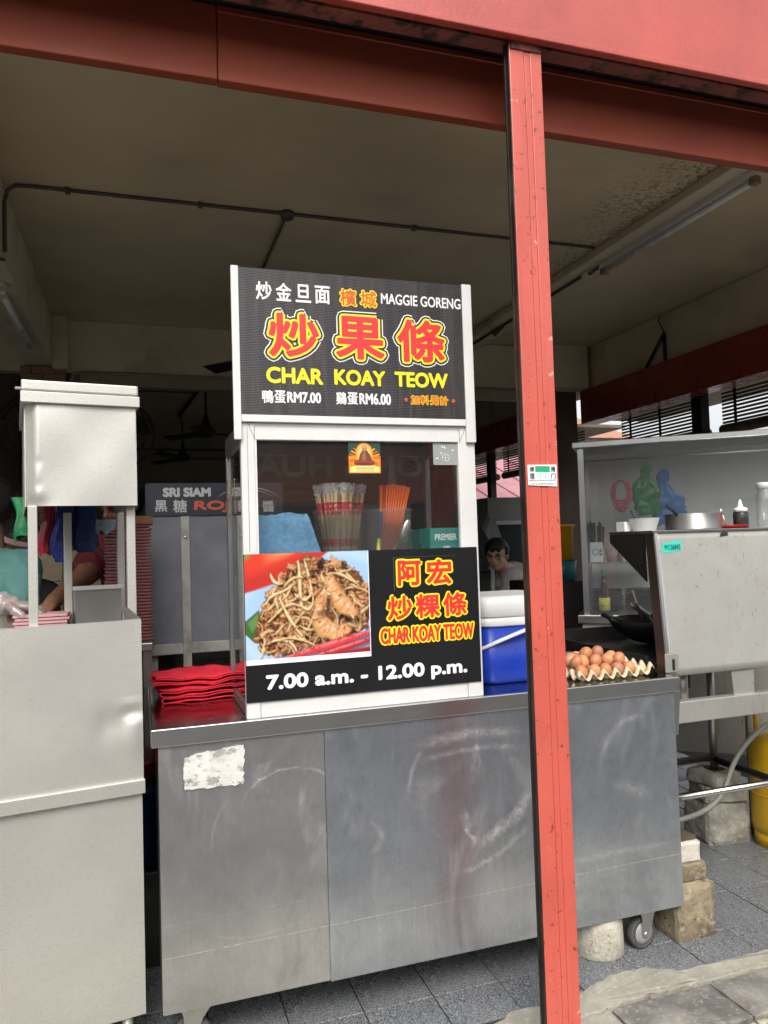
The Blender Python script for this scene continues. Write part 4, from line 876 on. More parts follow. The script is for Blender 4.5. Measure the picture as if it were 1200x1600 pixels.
M().tube([(.758, 2.40, 1.345), (.766, 2.40, 1.44)], .008, 8).done('yellow_grip', pm('yellow_grip', (.60, .55, .06), .5), yk); M().tube([(.766, 2.40, 1.441), (.773, 2.40, 1.527)], .008, 8).done('blue_grip', pm('blue_grip', (.03, .06, .45), .5), yk)
# folded blue towel
def drape(m, x0, x1, zt, zb, y0, y1, flare, ph=0):
    """towel hung over a rounded edge: front face, rounded top, hidden back"""
    prof = [(y0-.006, zb), (y0-.002, (zt+zb)/2), (y0, zt-.02), (y0+.006, zt-.006), (y0+.018, zt), (y1, zt-.002), (y1+.01, zt-.02), (y1+.012, zb)]
    def f(u, v):
        t = v*(len(prof)-1); i = min(int(t), len(prof)-2); k = t-i; y = prof[i][0]*(1-k)+prof[i+1][0]*k; z = prof[i][1]*(1-k)+prof[i+1][1]*k
        dn = (zt-z)/(zt-zb); x = x0+(x1-x0+flare*dn)*u
        return (x, y+.003*math.sin(u*9+ph)+.002*math.sin(z*60+u*4), z-.004*math.sin(u*math.pi*2+ph)*(v > .5)+.002*math.sin(u*13+ph))
    m.grid(f, 24, 28); return m.thicken(.006)
BLUET = pm('blue_towel', (.17, .40, .64), .95, var=.22, scale=70, bump=1.0, bscale=320, spots=[((.24, .45, .66), 50, .56, .68, .5)])
bt = thing('folded_towel', 'light blue terry towel folded inside the glass cabinet', 'towel', (.46, 2.45, 1.334))
drape(M(), .352, .505, 1.527, 1.336, 2.40, 2.47, .045).done('front_fold', BLUET, bt); drape(M(), .40, .526, 1.5285, 1.336, 2.412, 2.485, .062, 1.0).done('rear_fold', BLUET, bt)
# green tissue boxes
TEAL = pm('tissue_box_teal', (.008, .27, .22), .35, var=.06); TEALD = pm('tissue_box_dark', (.012, .10, .085), .35, var=.06); TISS = pm('tissue', (.78, .78, .76), .9, var=.05, bump=.3, bscale=50)
for (x0, x1, y0, y1, zt, mt, lb) in ((.918, 1.041, 2.325, 2.43, 1.468, TEAL, 'teal tissue box lettered PREMIER beside the cabinet frame'), (.838, .955, 2.53, 2.63, 1.466, TEALD, 'dark green tissue box with a tissue pulled up behind the teal one')):
    tb = thing('tissue_box', lb, 'tissue box', ((x0+x1)/2, (y0+y1)/2, 1.334))
    bo = M().box(x0, x1, y0, y1, 1.334, zt, .0015, 1).done('carton', mt, tb)
    TT = (lambda yy: lambda u, v, w: (u, yy-w, v))(y0)
    letter('lettering', 'PREMIER', (x0+.018, x0+.096, zt-.040, zt-.020) if mt is TEAL else (x0+.004, x0+.08, zt-.040, zt-.014), TT, PW, bo, .0004, .0005)
    if mt is TEAL:
        letter('lettering', '100', (x0+.048, x0+.070, zt-.068, zt-.060), TT, PW, bo, .0006, .0005); M().box(x0, x1, y0-.0006, y0-.0002, zt-.0505, zt-.0497).done('print_line', TEALD, bo)
    else:
        M().grid(lambda u, v: (x0+.01+u*.10, y0+.03+.02*v+.01*math.sin(u*7), zt+.032*math.sin(math.pi*min(1, u*1.05))*(1-.5*v)*(.6+.4*math.sin(u*3.2))+.001), 12, 4).thicken(.001).done('tissue', TISS, tb)
lt = thing('brass_latch', 'small brass latch and wire hook on the cabinet side', 'latch', (.30, 2.6, 1.55))
M().box(.294, .2975, 2.60, 2.625, 1.54, 1.66, .001).done('plate', pm('brass', (.55, .42, .16), .35, metal=.8), lt); M().tube([(.294, 2.60, 1.60), (.289, 2.57, 1.585), (.290, 2.545, 1.59), (.291, 2.53, 1.61)], .002, 6).done('hook', ZINC, lt)

# ------------------------------------------------------------------ on the counter: towels, cooler, eggs
REDT = pm('red_towel', (.62, .012, .035), .9, var=.2, scale=40, bump=.7, bscale=200)
def ribbon(m, path, y0, y1, th, seed, ny=14):
    """thick cloth ribbon: path in x/z, extruded along y with a wandering edge"""
    n = len(path); rnd_ = random.Random(seed); ph = rnd_.random()*6
    def f(u, v):
        t = u*(n-1); i = min(int(t), n-2); k = t-i
        x = path[i][0]*(1-k)+path[i+1][0]*k; z = path[i][1]*(1-k)+path[i+1][1]*k
        y = y0+(y1-y0)*v+.010*math.sin(x*21+ph)*(1-v)+.004*math.sin(x*50+ph*2)
        return (x+.006*math.sin(v*5+ph+z*40), y, z+.0035*math.sin(v*9+x*30+ph)+.003*math.sin(x*47+ph+v*3)+.004*mnoise.noise(Vector((x*25, v*6, ph+z*8))))
    m.grid(f, n*3, ny); return m.thicken(th)
def fold(xl, xr, z0, gap, k, seed):
    """zig-zag of k layers with round loops at both ends"""
    p = []; rn = random.Random(seed)
    for i in range(k):
        z = z0+i*gap; a, b = (xr, xl) if i % 2 == 0 else (xl, xr)
        a += rn.uniform(-.01, .01); b += rn.uniform(-.012, .012)
        for t in range(9): p.append((a+(b-a)*t/8, z+gap*.12*math.sin(t*1.3+i)))
        if i < k-1:
            s_ = -1 if i % 2 == 0 else 1
            for t in (35, 90, 145): p.append((b+s_*gap*.75*math.sin(R(t)), z+gap*.5-gap*.5*math.cos(R(t))))
    return p
single('folded_cloth', ribbon(M(), fold(.065, .44, .920, .0095, 5, 1), 2.62, 2.84, .0034, 1), REDT, 'lower red cloth folded in loops on the counter top', 'cloth', (.25, 2.72, .915), 'red cloths on the counter')
single('folded_cloth', ribbon(M(), fold(.05, .45, .968, .0085, 4, 4), 2.64, 2.86, .0034, 2), REDT, 'upper red cloth folded on top of the other red cloth', 'cloth', (.25, 2.74, .96), 'red cloths on the counter')
# cooler
def rrect(x0, x1, y0, y1, r, n=6):
    p = []
    for cx, cy, a in ((x1-r, y1-r, 0), (x0+r, y1-r, 90), (x0+r, y0+r, 180), (x1-r, y0+r, 270)):
        for k in range(n+1): t = R(a+90*k/n); p.append((cx+r*math.cos(t), cy+r*math.sin(t)))
    return p
def loft(m, secs, caps=True):
    """stack of rounded rectangles [(x0,x1,y0,y1,r,z)]"""
    rings = [[m.bm.verts.new((p[0], p[1], z)) for p in rrect(x0, x1, y0, y1, r)] for (x0, x1, y0, y1, r, z) in secs]
    n = len(rings[0])
    for a, b in zip(rings, rings[1:]):
        for i in range(n): m.bm.faces.new((a[i], a[(i+1) % n], b[(i+1) % n], b[i])).smooth = True
    if caps: m.bm.faces.new(rings[0][::-1]); m.bm.faces.new(rings[-1])
    return m
co = thing('cool_box', 'blue cool box with white lid and bail handle on the counter', 'cooler', (1.28, 2.545, .915))
def sh(d, z, r=.045): return (1.137+d, 1.432-d, 2.402+d, 2.692-d, r, z)
BLUEP = pm('blue_plastic', (.010, .045, .42), .33, var=.06, scale=5, spots=[((.004, .02, .2), 30, .64, .7, .5)]); WHP = pm('white_plastic', (.78, .78, .76), .4, var=.04, spots=[((.45, .43, .40), 25, .68, .72, .4)])
loft(M(), [sh(.02, .9155), sh(.012, .921), sh(.008, .935), sh(0, 1.118)]).done('body', BLUEP, co)
loft(M(), [sh(-.004, 1.119), sh(-.006, 1.123), sh(-.006, 1.146), sh(-.002, 1.149)]).done('rim', WHP, co)
loft(M(), [sh(-.004, 1.151), sh(-.008, 1.155), sh(-.006, 1.20), sh(.0, 1.218), sh(.012, 1.224)]).done('lid', WHP, co)
M().tube(bez((1.128, 2.47, 1.03), (1.15, 2.375, 1.055), (1.24, 2.375, 1.10), (1.43, 2.385, 1.135), 16), .0095, 8, flat=.6).done('handle', WHP, co)
# eggs
TRAY = pm('paper_pulp', (.56, .46, .30), .95, var=.12, scale=12, bump=.6, bscale=120)
PT = .0487; TX, TY = 1.462, 2.318
def trayz(x, y):
    a, b = math.cos(2*math.pi*(x-TX)/PT), math.cos(2*math.pi*(y-TY)/PT)
    return .931+.0105*(a+b)+.004*a*b+.010*math.exp(-((x-TX-.30)/.03)**2)
et = single('egg_tray', M().grid(lambda u, v: (TX+u*PT*6.5-PT*.25, TY+v*PT*4.25-PT*.25*1+.004*math.sin(u*40), trayz(TX+u*PT*6.5-PT*.25, TY+v*PT*4.25-PT*.25)), 78, 50).thicken(.0025), TRAY, 'pulp egg tray piled with brown eggs at the end of the counter', 'egg tray', (1.61, 2.42, .917))
EGGC = [pm('eggshell_a', (.50, .20, .085), .5, var=.10, scale=60, spots=[((.68, .42, .27), 90, .62, .68, .4)]), pm('eggshell_b', (.56, .26, .12), .5, var=.08, scale=60, spots=[((.74, .5, .34), 80, .62, .68, .4)]), pm('eggshell_c', (.42, .18, .11), .5, var=.08, scale=60, spots=[((.62, .40, .30), 90, .6, .68, .4)])]
prof = [(0, -.0215)]+[(.0218*math.sin(R(a))*(1-.10*math.cos(R(180-a))*-1 if a > 90 else 1), -.0285*math.cos(R(a))*(1.0 if a > 90 else .78)) for a in range(15, 180, 15)]+[(0, .0285)]
emesh = [M().lathe(prof, (0, 0, 0), 18).done('egg', mt, None) for mt in EGGC]
tpl = [e.data for e in emesh]; 
for e in emesh: bpy.data.objects.remove(e)
eggs = []
for j in range(4):
    for i in range(6): eggs.append((TX+PT*(i+.5)+random.uniform(-.002, .002), TY+PT*(j+.5), .943, 'in'))
eggs = [e for e in eggs if not (e[0] > TX+PT*5.2)]
for j in range(2):
    for i in range(4): eggs.append((TX+PT*(i+.95)+random.uniform(-.003, .003), TY+PT*(j+1.0), .9745, 'on'))
eggs += [(TX+PT*.4, TY+PT*1.1, .975, 'on'), (TX+PT*.5, TY+PT*2.1, .976, 'on'), (TX+PT*1.45, TY+PT*1.5, 1.000, 'on'), (TX+PT*2.45, TY+PT*1.5, 1.000, 'on')]
eggs.append((TX+PT*1.5, TY+PT*2.9, .976, 'on')); eggs.append((TX+PT*3.2, TY+PT*3.0, .977, 'on'))
for k, (x, y, z, w_) in enumerate(eggs):
    o = bpy.data.objects.new('egg', tpl[[0, 1, 0, 2, 1, 0, 1][k % 7]]); COL.objects.link(o); o.location = (x, y, z)
    o.rotation_euler = (random.uniform(-.35, .35), random.uniform(-.35, .35), random.random()*6) if w_ == 'in' else (random.uniform(-.7, .7), random.uniform(-.7, .7), random.random()*6)
    tag(o, 'brown egg sitting in a cup of the pulp tray' if w_ == 'in' else 'brown egg piled on top of the eggs in the tray', 'egg', 'eggs in the tray' if w_ == 'in' else 'eggs piled on top')

# ------------------------------------------------------------------ hooded steel stall beside the counter
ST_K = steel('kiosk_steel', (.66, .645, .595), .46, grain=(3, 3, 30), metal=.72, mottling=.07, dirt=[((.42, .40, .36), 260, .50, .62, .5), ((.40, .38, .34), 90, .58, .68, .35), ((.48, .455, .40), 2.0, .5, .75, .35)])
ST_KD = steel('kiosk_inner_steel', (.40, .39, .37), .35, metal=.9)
ks = thing('hooded_stall', 'pale stainless steel stall with a hooded top held up on posts', 'stall', (0, 2.30, 0), rotz=R(8.06))
KD = [(-.030, .962, .030, .018, .008), (-.055, .94, .05, .04, .0035), (-.028, .988, .03, .010, -.004), (-.012, .93, .02, .02, -.003), (-.02, .90, .03, .07, -.006), (-.10, .93, .03, .06, .004), (-.5, 1.0, .3, .2, .004)]
panel(M(), -1.4, 0.003, .765, 1.222, -.004, .012, KD, 110, 40).done('upper_panel', ST_K, ks)
M().box(-1.4, .006, -.014, -.003, .733, .772, .002).done('ledge', ST_K, ks)
panel(M(), -1.4, -.001, .115, .738, .003, .012, [(-.4, .5, .3, .3, .003)], 30, 20).done('lower_panel', ST_K, ks)
M().box(-.012, 0, .018, .55, .115, 1.222).done('side_panel', ST_K, ks)
M().box(-1.4, 0, .55, .565, .115, 1.222).done('rear_panel', ST_K, ks)
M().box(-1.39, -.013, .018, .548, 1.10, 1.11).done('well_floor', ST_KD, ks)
M().prism([(-.04, 1.222), (.003, 1.222), (.003, 1.228), (-.034, 1.263), (-.04, 1.263)], .004, .020).done('corner_gusset', ST_KD, ks)
M().box(-1.4, .003, -.004, .010, 1.2222, 1.225).done('top_rim', ST_K, ks)
for x, y in ((-.045, .05), (-.05, .5), (-1.2, .05)):
    M().cyl((x, y, FZ), (x, y, .115), .016, n=12).done('leg', ST_K, ks)
for x0, y0, z0 in ((-.290, .012, 1.215), (-.028, .030, 1.235), (-.178, .40, 1.11), (-.010, .42, 1.11)):
    M().box(x0, x0+.0245, y0, y0+.0245, z0, 1.556, .002).done('post', ST_K, ks)
hood = M()
def hoodf(u, v):
    x = -.292+.288*u; z = 1.555+.288*v; y = .0
    if u < .09: y = .030*(1-u/.09)
    y += .0022*math.exp(-((u-.10)/.03)**2-((v-.42)/.05)**2)+.003*math.exp(-((u-.10)/.03)**2-((v-.2)/.05)**2)+.010*math.exp(-((u-.08)/.10)**2-((v-.0)/.08)**2)+.002*math.sin(u*7)*math.sin(v*6)
    return (x, y, z)
hood.grid(hoodf, 48, 40).done('hood_front', ST_K, ks)
M().box(-.296, -.2925, .031, .52, 1.555, 1.84).done('hood_side', ST_K, ks); M().box(-.0045, -.001, .001, .52, 1.555, 1.84).done('hood_side', ST_K, ks)
M().box(-.305, .009, -.012, .53, 1.8405, 1.8715, .002).done('cap_band', ST_K, ks); M().box(-.303, .006, -.008, .526, 1.8735, 1.904, .005).done('cap', ST_K, ks)
single('metal_rod', M().tube([(-.335, 2.40, 1.909), (-.07, 2.44, 1.911)], .0045, 8), ST_K, 'thin metal rod lying on top of the hooded stall', 'rod', (-.2, 2.42, 1.909))
bnx = thing('steel_bin', 'open stainless steel bin standing inside the hooded stall', 'bin', (0, 2.30, 0), rotz=R(8.06))
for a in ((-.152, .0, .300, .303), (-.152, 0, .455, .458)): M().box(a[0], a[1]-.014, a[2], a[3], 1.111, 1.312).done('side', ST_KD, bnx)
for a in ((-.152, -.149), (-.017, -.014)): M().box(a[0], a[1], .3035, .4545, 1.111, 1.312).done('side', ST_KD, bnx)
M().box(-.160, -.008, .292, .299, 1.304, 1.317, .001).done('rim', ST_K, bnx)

# plastic bag bundles hung under the hood
def bundle(w, d, h, pl, prof, seed, tw=0, crump=.0):
    m = M(); rn = random.Random(seed); ph = [rn.random()*6 for _ in range(4)]
    def f(u, v):
        a = 2*math.pi*u; i = v*(len(prof)-1); k = min(int(i), len(prof)-2); s_ = prof[k]*(1-(i-k))+prof[k+1]*(i-k)
        r = 1+crump*mnoise.noise(Vector((math.cos(a)*3+ph[0], math.sin(a)*3, v*9)))+crump*.6*mnoise.noise(Vector((math.cos(a)*7, math.sin(a)*7+ph[1], v*22)))+.10*math.sin(a*pl+ph[0]+v*2)+.06*math.sin(a*(pl*2+1)+ph[1]-v*3)
        sup = lambda c: math.copysign(abs(c)**.6, c)
        return (w/2*s_*sup(math.cos(a))*r+.01*math.sin(v*5+ph[2])+tw*v, d/2*(.5+.5*s_)*sup(math.sin(a))*r, h*v+.012*math.sin(a*2+ph[3])*(1-v))
    m.grid(f, 64, 30, wrap=True); return m
def sheen(name, c): return pm(name, c, .32, var=.2, scale=18, spec=.6, rvar=.1)
BAGS = [('green', (.010, .16, .055), -.345, 2.78, .075, 1.475, .12, 'green plastic bag bundle hanging under the steel hood', .03), ('red', (.26, .012, .03), -.292, 2.76, .038, 1.428, .15, 'dark red plastic bag bundle hanging under the steel hood', 0), ('blue', (.008, .030, .20), -.245, 2.755, .052, 1.405, .17, 'narrow navy blue plastic bag bundle beside the red one', 0), ('navy', (.006, .04, .17), -.168, 2.80, .082, 1.435, .14, 'wide blue plastic bag bundle beside the inner stall post', .02)]
for nm, c, x, y, w, z, h, lb, tw in BAGS:
    o = bundle(w, .04, h+.02, 4, [1.0, 1.02, .96, .9, .85, .7], hash(nm) % 97 if False else len(nm)*7, -tw).done('plastic_bags', sheen('bag_'+nm, c), None); o.location = (x, y, z); tag(o, lb, 'plastic bags', 'bag bundles under the hood')
MASK = pm('pale_blue_plastic', (.30, .45, .48), .5, var=.2, scale=30)
o = bundle(.075, .05, .045, 3, [.35, .8, 1.0, 1.05], 5).done('plastic_cup', MASK, None); o.location = (-.115, 2.93, 1.495); tag(o, 'pale blue crumpled plastic wrapper hanging above the pink trays', 'wrapper')
# work table and pink tray stacks
wt = thing('work_table', 'work table behind the hooded stall carrying stacks of pink trays', 'table', (-.4, 3.15, FZ))
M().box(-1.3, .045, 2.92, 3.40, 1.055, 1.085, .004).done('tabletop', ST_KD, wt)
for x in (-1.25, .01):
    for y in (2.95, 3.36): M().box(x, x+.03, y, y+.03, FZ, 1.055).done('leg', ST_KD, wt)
PINKS = [pm('pink_tray_a', (.52, .28, .28), .6, var=.08), pm('pink_tray_b', (.46, .23, .23), .6, var=.08)]
def tray_mesh(w, d, mt): return loft(M(), [(-w/2+.008, w/2-.008, -d/2+.008, d/2-.008, .012, 0), (-w/2, w/2, -d/2, d/2, .014, .0075), (-w/2, w/2, -d/2, d/2, .014, .009)]).done('tray', mt, None)
t0 = [tray_mesh(.092, .16, PINKS[0]), tray_mesh(.075, .16, PINKS[1])]; tm = [t.data for t in t0]
for t in t0: bpy.data.objects.remove(t)
for s_, (x, y, ztop, lb, gp) in enumerate(((-.078, 3.04, 1.512, 'pink foam tray in the tall stack framed by the stall posts', 'left stack of pink trays'), (.010, 3.07, 1.520, 'pink foam tray in the stack squeezed against the menu cabinet', 'second stack of pink trays'))):
    z = 1.0855
    while z < ztop:
        o = bpy.data.objects.new('foam_tray', tm[s_]); COL.objects.link(o); o.location = (x+random.uniform(-.003, .003), y+random.uniform(-.003, .003), z); o.rotation_euler[2] = random.uniform(-.02, .02); z += .0122
        tag(o, lb, 'tray', gp)
single('carton', M().box(-.125, .055, 2.98, 3.12, 1.524, 1.555, .002), pm('brown_carton', (.22, .10, .06), .7), 'flat brown carton on top of the pink tray stacks', 'carton', (-.03, 3.05, 1.524))
for k in range(9):
    single('foam_tray', M().box(-.37+.004*math.sin(k*3), -.215+.004*math.sin(k*2), 2.575, 2.70, 1.142+k*.0105, 1.150+k*.0105, .001, 1).grid(lambda u, v: (-.36+.14*u, 2.58+.11*v, 1.1505+k*.0105), 1, 1), PINKS[0], 'pink foam tray in the low pile under the gloved hand', 'tray', (-.29, 2.64, 1.142+k*.0105), 'low pile of pink trays')
single('steel_block', M().box(-.38, -.20, 2.57, 2.71, 1.112, 1.141, .004), ST_KD, 'steel block under the low pile of pink trays', 'block', (-.29, 2.64, 1.112))

# menu cabinet lettered in white and orange
ACR = clear_mat('smoked_acrylic', (.55, .56, .60), .6, .12, haze=.60, hazecol=(.34, .36, .40), ior=1.4)
SLATE = pm('slate_sign', (.040, .046, .060), .4, var=.12, scale=3); OFFW = pm('aged_white', (.42, .42, .37), .6, var=.15, scale=12, spots=[((.20, .19, .15), 9, .55, .68, .6)])
mc = thing('menu_cabinet', 'grey acrylic fronted cabinet lettered in white and orange behind the counter', 'cabinet', (.32, 3.45, FZ))
hb = M().box(.034, .612, 3.30, 3.312, 1.566, 1.706, .002).done('header_sign', SLATE, mc)
M().box(.030, .612, 3.306, 3.312, 1.03, 1.565).done('front_panel', ACR, mc)
M().box(.172, .207, 3.296, 3.3045, .93, 1.565, .002).done('stile', OFFW, mc); M().box(.412, .447, 3.296, 3.3045, .99, 1.565, .002).done('stile', OFFW, mc)
M().ball((.189, 3.294, 1.476), (.007, .004, .007), 10, 6).done('bolt', ZINC, mc)
M().box(.026, .612, 3.30, 3.318, .985, 1.03, .003).done('bottom_rail', OFFW, mc)
for z in (1.222, 1.387): M().box(.04, .60, 3.318, 3.60, z-.005, z+.005).done('shelf', OFFW, mc)
M().box(.03, .036, 3.32, 3.62, .99, 1.70).box(.606, .612, 3.32, 3.62, .99, 1.70).done('side', SLATE, mc); M().box(.03, .612, 3.62, 3.63, .99, 1.70).done('rear_panel', SLATE, mc)
for x in (.045, .57):
    for y in (3.33, 3.58): M().box(x, x+.025, y, y+.025, FZ, .985).done('leg', OFFW, mc)
T5 = lambda u, v, w: (u, 3.30-w, v)
PG = pm('print_pale_grey', (.58, .58, .56), .5, var=.04); PC = pm('print_coral', (.62, .12, .06), .5, var=.05)
letter('lettering', 'SRI SIAM', (.104, .296, 1.650, 1.684), T5, PG, hb, .0032); letter('lettering', '黑', (.069, .117, 1.586, 1.633), T5, PG, hb, .0009); letter('lettering', '糖', (.143, .198, 1.582, 1.635), T5, PG, hb, .0009)
letter('lettering', 'ROJAK', (.229, .50, 1.582, 1.628), T5, PC, hb, .0028, .0006, .08); letter('lettering', '醬', (.521, .571, 1.579, 1.627), T5, PG, hb, .0009, .0014); letter('lettering', '辣', (.395, .432, 1.580, 1.632), T5, PG, hb, .0009, .0030)
m = M().tube([T5(p[0], p[1], .001) for p in bez((.325, 1.642), (.40, 1.705), (.52, 1.70), (.600, 1.640), 18)], [.0002+.0028*math.sin(math.pi*i/18) for i in range(19)], 4).tube([T5(p[0], p[1], .0012) for p in bez((.36, 1.65), (.42, 1.688), (.50, 1.684), (.570, 1.645), 18)], [.0002+.002*math.sin(math.pi*i/18) for i in range(19)], 4); m.done('swoosh', PG, hb)
single('plastic_box', M().box(.24, .345, 3.36, 3.44, 1.045, 1.10, .006), pm('blue_pack', (.05, .25, .55), .5), 'bright blue pack on the lowest shelf behind the acrylic panel', 'pack', (.29, 3.4, 1.045))
single('plastic_box', M().box(.075, .135, 3.34, 3.44, 1.2275, 1.27, .008), pm('pink_pack', (.55, .12, .14), .5), 'pink pack on the middle shelf behind the acrylic panel', 'pack', (.1, 3.4, 1.2275))
single('notice_card', M().box(.33, .42, 3.325, 3.33, 1.4275, 1.55), pm('blue_card', (.10, .20, .42), .5), 'blue notice card on the upper shelf behind the acrylic panel', 'card', (.375, 3.327, 1.4275))
# things in the dark gap between stall and counter
single('plastic_tub', M().lathe([(0, 0), (.12, 0), (.15, .26), (.158, .26), (.158, .268), (.145, .268), (.118, .008), (0, .008)], (-.06, 2.98, .30), 26), pm('blue_tub', (.01, .07, .28), .4), 'blue plastic tub in the dark gap beside the counter', 'tub', (-.06, 2.98, .30))
single('basin', M().lathe([(0, 0), (.10, 0), (.15, .09), (.16, .09), (.16, .098), (.142, .096), (.095, .008), (0, .008)], (-.05, 2.98, .575), 26), pm('red_basin', (.42, .02, .03), .4), 'red plastic basin stacked on the blue tub', 'basin', (-.05, 2.98, .575))
single('crate', M().box(-.22, .09, 2.82, 3.14, FZ, .298, .006), BLKM, 'black crate under the blue tub', 'crate', (-.06, 2.98, FZ))

# ------------------------------------------------------------------ wok stove
ST_P = steel('stove_panel_steel', (.47, .46, .425), .52, metal=.7, mottling=.1, grain=(2, 2, 2), dirt=[((.34, .32, .27), 5, .48, .72, .45), ((.24, .17, .09), 4.5, .60, .74, .55, (1.6, 1, .6)), ((.06, .05, .04), 34, .66, .70, .85), ((.10, .085, .06), 26, .62, .67, .6, (3, 3, .45))])
SOOT = pm('soot_steel', (.020, .019, .018), .5, metal=.4, var=.4, scale=9); EDGE_REFL = steel('edge_reflection_steel', (.22, .15, .11), .35)  # panel return steel: a brown reflection is put into its base colour
ws = thing('wok_stove', 'stainless steel wok stove with a stained leaning splash panel beside the counter', 'stove', (2.3, 2.6, FZ))
def pl(u, v): return (1.850+.044*v+u*.95, 2.350+.10*v+.004*math.sin(u*5)*math.sin(v*3), .897+.533*v)
M().grid(pl, 40, 20).thicken(.006).done('splash_panel', ST_P, ws)
M().faces([pl(0, 0), pl(0, 1), (1.884, 2.485, 1.43), (1.838, 2.385, .897)], [(0, 1, 2, 3)]).thicken(.003).done('panel_return', EDGE_REFL, ws)
M().faces([(pl(0, v)[0]-.001, pl(0, v)[1]-.008, pl(0, v)[2]) for v in (0, 1)]+[(pl(0, v)[0]+.012, pl(0, v)[1]-.008, pl(0, v)[2]) for v in (1, 0)], [(0, 1, 2, 3)]).thicken(.003).done('panel_edge', ST_T, ws)
M().box(1.884, 2.84, 2.437, 2.72, 1.431, 1.440, .002).done('top_shelf', ST_T, ws)
M().prism([(2.492, 1.43), (2.72, 1.43), (2.72, 1.395), (2.49, 1.24)], 1.886, 1.891, 'yz').done('gusset', pm('gusset_dark', (.05, .046, .042), .35, metal=.6), ws)
M().box(1.858, 2.86, 2.335, 2.375, .724, .804, .004).done('front_rail', ST_P, ws)
M().prism([(2.155, .80), (2.25, .80), (2.255, .905), (2.145, .905)], 2.352, 2.358).done('strap', ST_P, ws)
M().box(1.828, 1.885, 2.325, 2.333, .9165, .985, .002).done('corner_plate', ST_P, ws); M().box(1.856, 1.866, 2.3225, 2.3245, .925, .965).done('slot', BLKM, ws)
M().cyl((2.035, 2.50, .724), (2.035, 2.50, .92), .024, n=16).done('pipe', ZINC, ws); M().cyl((2.11, 2.56, .80), (2.11, 2.56, .92), .014, n=12).done('pipe', SOOT, ws)
M().lathe([(.0, 0), (.13, 0), (.15, .02), (.15, .12), (0, .12)], (2.10, 2.72, .80), 26).done('burner_drum', pm('burnt_drum', (.26, .23, .19), .7, metal=.3, var=.3, scale=9), ws)
M().box(1.86, 2.84, 2.46, 3.06, .925, .945, .003).done('hob_plate', SOOT, ws)
M().box(1.84, 1.855, 2.46, 3.08, .93, .96).box(1.86, 2.84, 3.062, 3.08, .93, 1.0).done('hob_kerb', SOOT, ws)
M().cyl((1.86, 2.37, .445), (2.9, 2.37, .447), .0135, n=14).done('stretcher', steel('bright_tube', (.68, .67, .64), .22), ws)
M().cyl((2.60, 2.99, .305), (2.60, 2.99, .925), .019, n=14).done('leg', ZINC, ws); M().box(2.563, 2.637, 2.953, 3.027, .300, .3055, .001).done('foot_plate', SOOT, ws)
M().cyl((2.60, 2.98, .345), (2.60, 2.0, .345), .017, n=12).done('side_stretcher', pm('dark_tube', (.07, .068, .065), .4, metal=.7), ws); M().cyl((2.58, 2.99, .355), (1.9, 2.99, .355), .016, n=12).done('rear_stretcher', MATS['dark_tube'], ws)
for x, y in ((2.82, 2.39), (2.82, 2.99)): M().cyl((x, y, FZ), (x, y, .925), .019, n=12).done('leg', ZINC, ws)
# small tag stuck on the panel
AQ = pm('aqua_tape', (.02, .55, .42), .5, var=.08)
qx = lambda u, v, w: (1.850+.044*((v-.897)/.533)+u, 2.350+.10*((v-.897)/.533)-.0062-w, v)
tg = M().faces([qx(.035, 1.352, .001), qx(.118, 1.360, .001), qx(.122, 1.398, .001), qx(.030, 1.388, .001)], [(0, 1, 2, 3)]).thicken(.0008).done('tape_tag', AQ, ws)
letter('lettering', 'M126843', (.042, .114, 1.364, 1.384), qx, pm('pen_ink', (.01, .10, .09), .6), tg, .0005, .0026)
M().faces([qx(.31, 1.408, .001), qx(.352, 1.412, .001), qx(.350, 1.426, .001), qx(.318, 1.425, .001)], [(0, 1, 2, 3)]).thicken(.0008).done('tape_scrap', BLKM, ws)
# wok with ladle
wk = thing('wok', 'black wok with loop handles on the burner', 'wok', (2.13, 2.78, .95))
prof = [(0, 0)]+[(.205*math.sin(R(a)), .17*(1-math.cos(R(a)))) for a in range(12, 76, 8)]; prof = prof+[(r-.004 if r > .01 else 0, z+.004) for r, z in prof[::-1]]
M().lathe(prof, (2.13, 2.78, .95), 32).done('pan', SOOT, wk)
for sx in (-1, 1): M().tube([(2.13+sx*.19, 2.74, 1.065), (2.13+sx*.235, 2.745, 1.085), (2.13+sx*.25, 2.78, 1.095), (2.13+sx*.235, 2.815, 1.085), (2.13+sx*.19, 2.82, 1.065)], .006, 8).done('handle', SOOT, wk)
wl_ = thing('wok_ladle', 'steel ladle with a fat handle resting in the wok', 'ladle', (2.08, 2.76, 1.05))
M().tube([(1.965, 2.72, 1.145), (2.09, 2.76, 1.075)], .013, 10).done('handle', ZINC, wl_); M().ball((2.15, 2.78, 1.02), (.055, .05, .02)).done('bowl', ZINC, wl_); M().tube([(2.09, 2.76, 1.075), (2.12, 2.77, 1.04)], .006, 8).done('neck', ZINC, wl_)
dr = thing('drip_tray', 'shallow steel drip tray beyond the eggs on the counter', 'tray', (1.62, 2.85, .915))
M().box(1.48, 1.80, 2.72, 2.93, .9155, .925, .003).done('base', ZINC, dr); M().box(1.47, 1.81, 2.712, 2.719, .9155, .955, .002).done('rim', ZINC, dr); M().tube([(1.72, 2.86, .93), (1.735, 2.90, 1.04)], .004, 6).done('hook', SOOT, dr)
